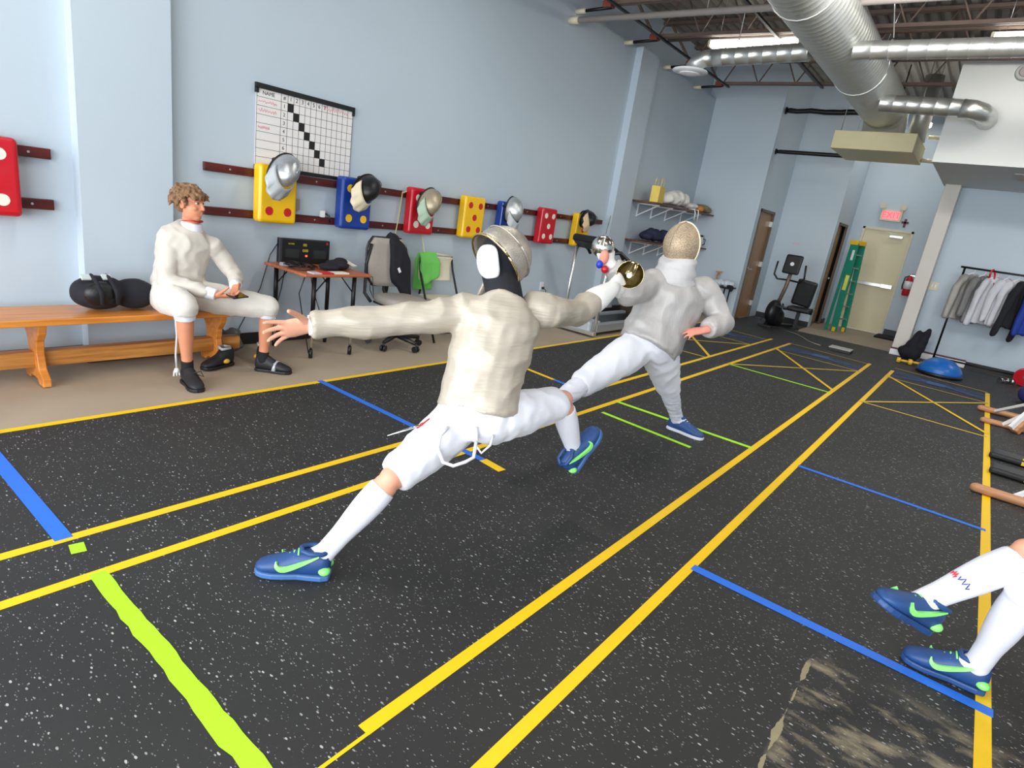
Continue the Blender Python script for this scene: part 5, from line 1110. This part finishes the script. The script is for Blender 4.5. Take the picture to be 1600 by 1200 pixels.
for H_, d_, acc in ((GR, dGr, None), (GL, dGl, 'strap')):
    o, s_, u_ = shoe_mesh(t, H_, d_, .275, 1.03, (0,0,1), SHB, SOLEB, high=.015)
    mb = MB()
    for i in range(4): x = .4+.08*i; mb.tube([H_+d_*x*.275+s_*.024+u_*(.094-.008*i), H_+d_*(x+.02)*.275+u_*(.104-.009*i), H_+d_*x*.275-s_*.024+u_*(.094-.008*i)], .004, 6)
    mb.build('laces', SHB, t)
    if acc:
        mb = MB(); mb.tube([H_+d_*.17-s_*.05+u_*.02, H_+d_*.165-s_*.03+u_*.07, H_+d_*.16+u_*.082, H_+d_*.155+s_*.03+u_*.07, H_+d_*.15+s_*.05+u_*.02], .016, 8); mb.build('grey_strap', mat('silver_strap', (190,194,204), .4, .3), t); MB().ell(H_+d_*.03-s_*.036+u_*.05, (.022,.022,.025)).build('gold_patch', GOLD, t)
    else:
        mb = MB(); mb.tube([H_+d_*.13+u_*.1, H_+d_*.16-s_*.05+u_*.115, H_+d_*.17-s_*.065+u_*.08, H_+d_*.14-s_*.03+u_*.09], .004, 6); mb.build('lace_bow', SHB, t)
EYEW = mat('eye_white', (186,172,162), .3, var=0); IRIS = mat('dark_iris', (44,34,30), .3, var=0); HAIR = mat('brown_hair', (128,94,64), .55, var=.35, scale=40); BROW = mat('eyebrow_hair', (84,60,42), .7)
for q in (-1, 1):
    e = MB().ell(P(q*.031,.0655,.012), .0118, n=16).build('eye', EYEW, t); MB().ell(P(q*.031,.0752,.012), (.006,.006,.006), n=12).build('iris', IRIS, e)
    MB().tube([P(q*.014,.094,.034), P(q*.032,.09,.040), P(q*.052,.074,.034)], [.003,.0045,.003], 6).build('eyebrow', BROW, t)
random.seed(21); mb = MB(); mb.ell(P(0,-.03,.048), V((.083,.094,.082))*KG, R); mb.ell(P(0,-.058,.0), V((.074,.06,.075))*KG, R)
for i in range(150):
    a = random.uniform(0, 2*PI); th = random.uniform(.1, 1.98)
    front = math.sin(a) > .45
    if front: th = min(th, 1.22)
    d0 = V((math.sin(th)*math.cos(a), math.sin(th)*math.sin(a), math.cos(th)))
    if d0.y > .5 and d0.z < .3: continue
    b0 = V((d0.x*.076, d0.y*.09-.025, d0.z*.08+.045)); dn = V((d0.x*.4+random.uniform(-.5,.5), d0.y*.4+(.3 if front else random.uniform(-.4,.3)), -.55+random.uniform(-.3,.3)))*.055
    pts = [b0*.98, b0+d0*.012+dn*.3, b0+d0*.018+dn*.65+V((random.uniform(-.01,.01),)*3), b0+d0*.012+dn]
    mb.tube([P(*[c/1.0 for c in p]) for p in pts], [.012,.0125,.0105,.006], 7, rnd=True)
place('hair', fuse(mb, .0052, 2, lambda q: .002*noise.noise(q*90)), HAIR, t)
tp = thing('phone', 'black phone held in both hands by the seated fencer', 'phone', PH); Rp = Matrix.Rotation(math.radians(18), 3, 'Z') @ Matrix.Rotation(math.radians(14), 3, 'Y')
MB().box(PH+V((.0,.0,.008)), (.075,.145,.009), Rp).build('case', BLKP, tp, bevel=.004); MB().box(PH+V((.0,.0,.008))+Rp @ V((0,0,.0047)), (.068,.136,.0008), Rp).build('screen', mat('phone_screen', (30,34,44), .1, var=0), tp)

# --- fencer seated at the right edge
J = {}; J['an_r'] = V((.385,2.74,.11)); J['kn_r'] = reach(J['an_r'], 1606,925, .42, False); J['an_l'] = atD(1430,945,2.18); J['kn_l'] = reach(J['an_l'], 1606,868, .425, True)
J['hip_r'] = V((.84,2.66,.50)); J['hip_l'] = V((.84,2.86,.50)); J['hip_l'], J['hip_r'] = V((.84,2.62,.50)), V((.84,2.84,.50))
J['kn_l'], J['kn_r'], J['an_l'], J['an_r'] = J['kn_r'], J['kn_l'], J['an_r'], J['an_l']
J['pel'] = V((.88,2.73,.52)); J['neck'] = V((.95,2.73,1.03)); J['head'] = V((.91,2.73,1.17)); J['mid'] = V((.93,2.73,.78)); J['face'] = V((-1,.05,-.1)); J['up'] = V((0,0,1))
J['sh_l'] = V((.94,2.55,.97)); J['sh_r'] = V((.94,2.91,.97)); J['el_l'] = V((.98,2.46,.70)); J['el_r'] = V((.98,3.0,.70)); J['wr_l'] = V((.78,2.52,.60)); J['wr_r'] = V((.78,2.94,.60))
for s, q in (('l',1),('r',-1)): J['hand_'+s] = ((V((-1,0,-.15)), V((0,0,-1)), q, [.2,.25,.3,.35]), dict(spread=.08))
HL = V((J['an_l'].x+.05, J['an_l'].y+.01, .006)); dL_ = V((-1,-.07,0)).normalized()
H1 = atD(1442,985,2.22); t1 = atD(1334,918,2.11); d1 = (t1-H1).normalized(); J['toe_l'] = HL+dL_*.22+V((0,0,.03)); J['toe_r'] = lerp(H1, t1, .7)+V((0,0,.03))
t = thing('person', 'seated fencer at the right edge, only white socks and navy shoes in view', 'person', (.88,2.73,0)); KC = .96
P, R = build_body(t, J, KC, SKIN, .008); mb = MB(); mb.ell(P(0,-.025,.045), V((.08,.092,.08))*KC, R); mb.ell(P(0,-.05,.0), V((.073,.06,.07))*KC, R); place('hair', fuse(mb, .008, 2, lambda q: .006*noise.noise(q*40)), HAIR, t); jacket(t, J, KC, BREE, .0, 1.05, .016, wrinkle(.008, 9, 9, 1), .012); breeches(t, J, KC, BREE, .98, .018, wrinkle(.007, 9, 9, 4), .009, r_end=.064)
for s in 'lr': sock(t, J, s, KC, SOCKW, .1 if s == 'r' else 0, .007)
trainer(t, HL, dL_, .275, (0,0,1), NAVY, NAVY, LIME, LIME); trainer(t, H1, d1, .275, (J['kn_r']-J['an_r']).normalized(), NAVY, NAVY, LIME, LIME)
# small blue and red woven mark on the outer sock
q, a = J['kn_r'], J['an_r']; ax = (a-q).normalized(); tc_ = (CAM-lerp(q,a,.62)); tc_ = (tc_-ax*tc_.dot(ax)).normalized(); sd_ = ax.cross(tc_)
for i, m_ in ((0, mat('sock_mark_blue', (60,70,130), .8)), (1, mat('sock_mark_red', (200,60,80), .8))):
    c = lerp(q, a, .60+.02*i)+sd_*(.0+.018*i); mb = MB(); mb.tube([c+tc_*(.0515-.3*abs(k-5)**2*.0012*.3)+sd_*(.02*i+(k-5)*.0045*(1-.6*i))+ax*(.012*math.sin(k*1.6)) for k in range(11)], .0022, 6); mb.build('sock_mark', m_, t)
t = thing('bench_seat', 'plain wooden bench under the fencer at the right edge', 'bench', (1.05,2.7,0)); t.name = 'low_bench'; WM['low_bench'] = WM['bench_seat']
MB().lohi((.78,1.9,.37),(1.18,3.5,.41)).build('seat', BENCHW, t, bevel=.006)
for y in (2.0,3.35): MB().lohi((.82,y,.004),(1.14,y+.05,.37)).build('leg', BENCHW, t, bevel=.005)
# ------------------------------------------------------------------ roof structure, pipes and ducts
JY = [11.0-1.3*k for k in range(7)]
JN = ['nearest the back wall','second from the back wall','third from the back wall','fourth from the back wall','fifth from the back wall, above the grey pipe','sixth from the back wall','seventh from the back wall']
for y, nm in zip(JY, JN):
    t = thing('roof_joist', f'rusty open-web steel roof joist, {nm}', 'joist', (0,y,4.0), 0, 'open-web roof joists')
    MB().lohi((-5.12,y-.05,4.56),(XR,y-.008,4.6)).lohi((-5.12,y+.008,4.56),(XR,y+.05,4.6)).build('top_chord', JOIST, t)
    MB().lohi((-4.55,y-.045,4.0),(XR,y-.008,4.04)).lohi((-4.55,y+.008,4.0),(XR,y+.045,4.04)).build('bottom_chord', JOIST, t)
    mb = MB(); x = -4.5; k = 0
    while x < XR-.5:
        mb.tube([(x,y,4.02),(x+.3,y,4.57)],.011,6).tube([(x+.3,y,4.57),(x+.6,y,4.02)],.011,6); x += .6
    mb.build('web', JOIST, t)
    MB().bar((-4.56,y,4.02),(-4.98,y,4.55),.05,.03).build('end_strut', JOIST, t); MB().box((-4.55,y,4.01),(.12,.11,.07)).build('end_plate', REDOX, t, bevel=.006)
for x, l in ((-4.42,'dark bridging rod tying the joists together along the left wall'), (-2.9,'dark bridging rod over the left branch duct'), (.2,'dark bridging rod over the white boxed-in room')):
    tag(MB().bar((x,JY[-1],3.985),(x,JY[0]+.1,3.985),.035,.025).build('bridging_rod', BLKM), l, 'rod', 'bridging rods')
for y, l in ((9.7,'short wall strut with pale tip at the joist second from the back wall'),(11.0,'short wall strut with pale tip at the joist nearest the back wall'),(8.4,'short wall strut with pale tip at the joist third from the back wall'),(7.1,'short wall strut with pale tip at the joist above the grey pipe')):
    t = thing('wall_strut', l, 'strut', (-4.75,y,3.98), 0, 'wall struts'); MB().cyl((-4.99,y-.02,3.95),(-4.5,y,3.98),.02,n=10).build('rod', BLKM, t); MB().cyl((-5.0,y-.02,3.95),(-4.86,y-.015,3.958),.03,n=10).build('tip', CREAMP, t)
t = thing('sprinkler_pipe', 'long grey pipe running across the room under the joists', 'pipe', (-2,6.97,3.8)); MB().cyl((-4.9,6.97,3.82),(XR,6.9,3.8),.035,n=16).build('pipe', GREYP, t); MB().cyl((-5.0,6.97,3.82),(-4.86,6.97,3.82),.045,n=16).build('coupling', CREAMP, t)
for x in (-3.2,-.9,1.5): MB().cyl((x,6.95,3.83),(x,6.95,4.6),.006,n=6).build('hanger_rod', STEEL, t)
for i,(y,z,x1) in enumerate(((8.9,4.12,XR),(10.2,4.2,XR),(7.6,4.25,XR))):
    tag(MB().cyl((-4.6,y,z),(x1,y,z),.028,n=12).build('roof_conduit', JOIST), ('dark conduit pipe behind the tube lights','dark conduit pipe near the back wall under the deck','dark conduit pipe in front of the tube lights, close under the deck')[i], 'pipe', 'roof conduits')
def ribbed(mb, pts, r, step=.1, n=28, amp=.004):
    """duct with raised seams"""
    P, Rr = [], []
    for a, b in zip(pts[:-1], pts[1:]):
        a, b = V(a), V(b); L = (b-a).length; k = max(1, int(L/step)); d = (b-a)/L
        for i in range(k):
            q = a+d*(L*i/k); P += [q, q+d*.006, q+d*.012, q+d*.018]; Rr += [r, r+amp, r+amp, r]
    P.append(V(pts[-1])); Rr.append(r); return mb.tube(P, Rr, n)
DX, DZc, DR = -1.95, 3.72, .30
t = thing('main_duct', 'large round spiral steel duct running down the middle of the ceiling', 'duct', (DX,8,DZc))
mb = MB(); ribbed(mb, [(DX,YF+.1,DZc),(DX,11.2,DZc)], DR, .1, 28, .0025); mb.build('pipe', DUCTM, t)
MB().tube([(DX,11.15,DZc),(DX,11.32,DZc-.03),(DX,11.47,DZc-.14),(DX,11.54,DZc-.3),(DX,11.55,3.32)],[DR,DR,DR,DR,DR*.98],28).build('elbow', DUCTM, t)
for y in (3.2, 6.1, 8.9): MB().tube([(DX+math.cos(a)*(DR+.006),y,DZc+math.sin(a)*(DR+.006)) for a in [2*PI*k/24 for k in range(25)]],.008,6).cyl((DX-.2,y,DZc+.22),(DX-.3,y,4.6),.005,n=6).cyl((DX+.2,y,DZc+.22),(DX+.3,y,4.6),.005,n=6).build('hanger', STEEL, t)
BZ_ = 3.475; BY_ = 7.4
t = thing('branch_duct', 'thin round steel duct ending in a white diffuser near the left wall', 'duct', (-2.8,BY_,BZ_))
mb = MB(); ribbed(mb, [(DX-.2,BY_,BZ_+.04),(-3.22,BY_,BZ_)], .092, .15, 20); mb.build('pipe', STEEL, t)
MB().tube([(-3.2,BY_,BZ_),(-3.3,BY_,BZ_-.005),(-3.4,BY_,BZ_-.05),(-3.45,BY_,BZ_-.12)],[.092,.092,.09,.085],20).build('elbow', STEEL, t)
MB().lathe([(.06,0),(.1,-.005),(.2,-.03),(.21,-.045),(.12,-.05),(.0,-.05)], Matrix.Translation((-3.46,BY_,BZ_-.1)) ).lathe([(.0,-.085),(.1,-.075),(.13,-.065),(.1,-.06),(0,-.06)], Matrix.Translation((-3.46,BY_,BZ_-.1))).build('diffuser', WHITEP, t)
MB().cyl((-2.95,BY_,BZ_+.1),(-2.95,BY_,4.6),.004,n=6).build('hanger_wire', STEEL, t)
t = thing('branch_duct', 'thin round steel duct running right from the big duct in front of the white box', 'duct', (-.5,BY_,BZ_))
mb = MB(); ribbed(mb, [(DX+.22,BY_,BZ_+.04),(2.2,BY_,BZ_+.04)], .085, .16, 20); mb.build('pipe', STEEL, t); MB().tube([(-1.4+math.cos(a)*0,BY_+math.cos(a)*.09,BZ_+.04+math.sin(a)*.09) for a in [2*PI*k/20 for k in range(21)]],.007,6).cyl((-1.4,BY_,BZ_+.15),(-1.65,BY_,4.6),.005,n=6).build('hanger', STEEL, t)
t = thing('branch_duct', 'short round steel duct bending into the white boxed-in room', 'duct', (-1.1,9.6,BZ_))
mb = MB(); ribbed(mb, [(DX+.2,9.6,BZ_),(-.82,9.6,BZ_-.04)], .105, .14, 20); mb.build('pipe', STEEL, t)
MB().tube([(-.85,9.6,BZ_-.04),(-.74,9.6,BZ_-.05),(-.64,9.66,BZ_-.07),(-.59,9.77,BZ_-.09),(-.58,9.98,BZ_-.1)],.11,20).build('elbow', STEEL, t)
t = thing('air_plenum', 'cream metal air box hanging under the end of the big duct', 'air box', (-1.95,11.5,3.1)); MB().lohi((-2.53,11.0,3.1),(-1.40,12.3,3.365)).build('box', BEIGEBOX, t, bevel=.01)
for x, y in ((-2.45,11.05),(-1.48,11.05),(-2.45,12.2),(-1.48,12.2)): MB().cyl((x,y,3.36),(x,y,4.6),.005,n=6).build('hanger_rod', STEEL, t)
MB().lohi((-2.33,11.9,3.36),(-2.05,12.25,3.75)).build('riser', mat('pinkish_metal', (206,190,188), .5), t); MB().cyl((-1.5,11.7,3.36),(-1.5,11.7,4.3),.13,n=20).build('vent_pipe', STEEL, t)
t = thing('pipe_bundle', 'cream pipes at the right side of the air box', 'pipe', (-1.3,12.0,3.2))
for z in (3.15,3.5): MB().cyl((-1.39,12.1,z),(-1.02,12.2,z),.03,n=12).build('pipe', CREAMP, t)
for z, r, l in ((3.86,.045,'thick black padded bar high up on the back wall recess'),(3.16,.035,'thin black bar across the back wall recess below the padded one')):
    t = thing('wall_bar', l, 'bar', (-3,12.25,z), 0, 'black bars in the back recess'); pts = [(-3.715,12.25,z)]+[(-3.65+.12*i,12.25,z+(random.uniform(-.012,.012) if r > .04 else 0)) for i in range(16)]
    MB().tube(pts, [r*.7]+[r*(1+random.uniform(-.12,.12) if r > .04 else 1) for i in range(16)], 12).build('bar', BLKP, t); MB().cyl((-1.95,12.25,z),(-1.95,12.25,4.6),.01,n=8).build('hanger_rod', BLKM, t); MB().cyl((XA,12.25,z),(XA+.02,12.25,z),r*1.4,n=16).build('flange', BLKM, t)
# tube lights
def tube_light(p, d, L, label):
    p = V(p); d = V(d).normalized(); s = d.cross(V((0,0,1))); t = thing('tube_light', label, 'light', p, 0, 'fluorescent tube lights')
    MB().bar(p-d*L/2+V((0,0,.05)), p+d*L/2+V((0,0,.05)), .09, .03).build('housing', WHITEP, t, bevel=.006)
    MB().bar(p-d*(L/2-.03)+V((0,0,-.005)), p+d*(L/2-.03)+V((0,0,-.005)), .13, .075).build('diffuser', TUBE, t, bevel=.03, seg=4)
    for q in (-1,1): MB().box(p+d*q*(L/2-.015)+V((0,0,.01)), (.03 if abs(d.x)>.5 else .13,.13 if abs(d.x)>.5 else .03,.075)).build('end_cap', CREAMP, t); MB().cyl(p+d*q*L*.4+V((0,0,.07)), p+d*q*L*.4+V((0,0,4.6-p.z)), .003, n=6).build('hanger_wire', STEEL, t)
tube_light((-3.24,8.65,3.96), (1,0,0), 1.2, 'lit tube light over the thin left branch duct')
tube_light((-.12,8.72,3.95), (1,0,0), 1.2, 'lit tube light at the right picture edge above the branch duct')
tube_light((-1.58,12.6,3.86), (0,1,0), 1.2, 'lit tube light glimpsed between the big duct and the white box')
p = onY(1597,113,10.0); t = thing('wall_speaker', 'round grey disc fixture on the white box front at the right edge', 'fixture', p); MB().cyl(p+V((.03,0,0)),p+V((.03,-.05,0)),.1,.085,28).build('disc', mat('grey_fixture', (168,170,168), .5), t); MB().cyl(p+V((.03,-.05,0)),p+V((.03,-.06,0)),.06,.05,24).build('grille', GREYP, t)
p = onZ(1592,276,2.86); t = thing('ceiling_vent', 'grey vent grille under the white boxed-in room', 'vent', p); MB().lohi(p+V((-.05,-.3,-.014)),p+V((.6,.3,.0))).build('frame', mat('vent_grey', (176,176,172), .5), t, bevel=.003)
for i in range(9): MB().box(p+V((.28,-.24+.06*i,-.018)),(.56,.03,.006),Matrix.Rotation(.5,3,'X')).build('slat', GREYP, t)

# ------------------------------------------------------------------ daylight, camera, view
w = bpy.data.worlds.new('World'); bpy.context.scene.world = w; w.use_nodes = True
bg = w.node_tree.nodes['Background']; bg.inputs[0].default_value = (.72,.86,1,1); bg.inputs[1].default_value = 1.5
def area(name, loc, rot, sx, sy, pw, col):
    l = bpy.data.lights.new(name, 'AREA'); l.shape = 'RECTANGLE'; l.size, l.size_y, l.energy, l.color = sx, sy, pw, col
    o = bpy.data.objects.new(name, l); C.objects.link(o); o.location = loc; o.rotation_euler = rot; return o
for i, x in enumerate((-3.95,-1.65,.65,2.85)):
    area('window_daylight', (x+.15,YF+.02,1.85), (math.radians(90),0,0), 1.9, 2.8, 188, (.95,.98,1))
for x, y in ((-3.0,4.6),(.6,4.6),(-3.0,1.4),(.6,1.4),(2.6,8.65)):  # unseen overhead fill lamps, no fixtures behind them
    area('ceiling_fill', (x,y,3.9), (0,0,0), 1.2, .12, 30, (1,.97,.9))
for x, y in ((-1.0,5.6),(1.4,5.6)): area('ceiling_fill', (x,y,3.7), (math.radians(48),0,0), 1.2, .3, 58, (1,.985,.95))  # added fill, tilted to brighten the back of the room; no fixtures there
for x, y in ((-3.24,8.65),(-.12,8.72)): area('tube_glow', (x,y,3.93), (0,0,0), 1.15, .1, 36, (1,.97,.9))
area('hall_fill', (-1.9,14.4,4.3), (0,0,0), 1.0, .2, 15, (1,.97,.9)); area('hall_fill', (1.6,11.6,2.8), (0,0,0), 1.0, .4, 14, (1,.97,.92))  # unseen fill lamps for exit recess and rack corner, no fixtures
cam = bpy.data.cameras.new('Camera'); co = bpy.data.objects.new('Camera', cam); C.objects.link(co)
cam.sensor_width = 36; cam.sensor_fit = 'HORIZONTAL'; cam.lens = FOC/1600*36; cam.clip_start = .05
M = Matrix((CR, -CD, -CF)).transposed().to_4x4(); M.translation = CAM; co.matrix_world = M
sc = bpy.context.scene; sc.camera = co
vs = sc.view_settings; vs.view_transform = 'Standard'; vs.look = 'None'; vs.gamma = 1; vs.use_curve_mapping = False; vs.exposure = -.1
sc.cycles.use_denoising = True; sc.cycles.max_bounces = 8; sc.cycles.diffuse_bounces = 5
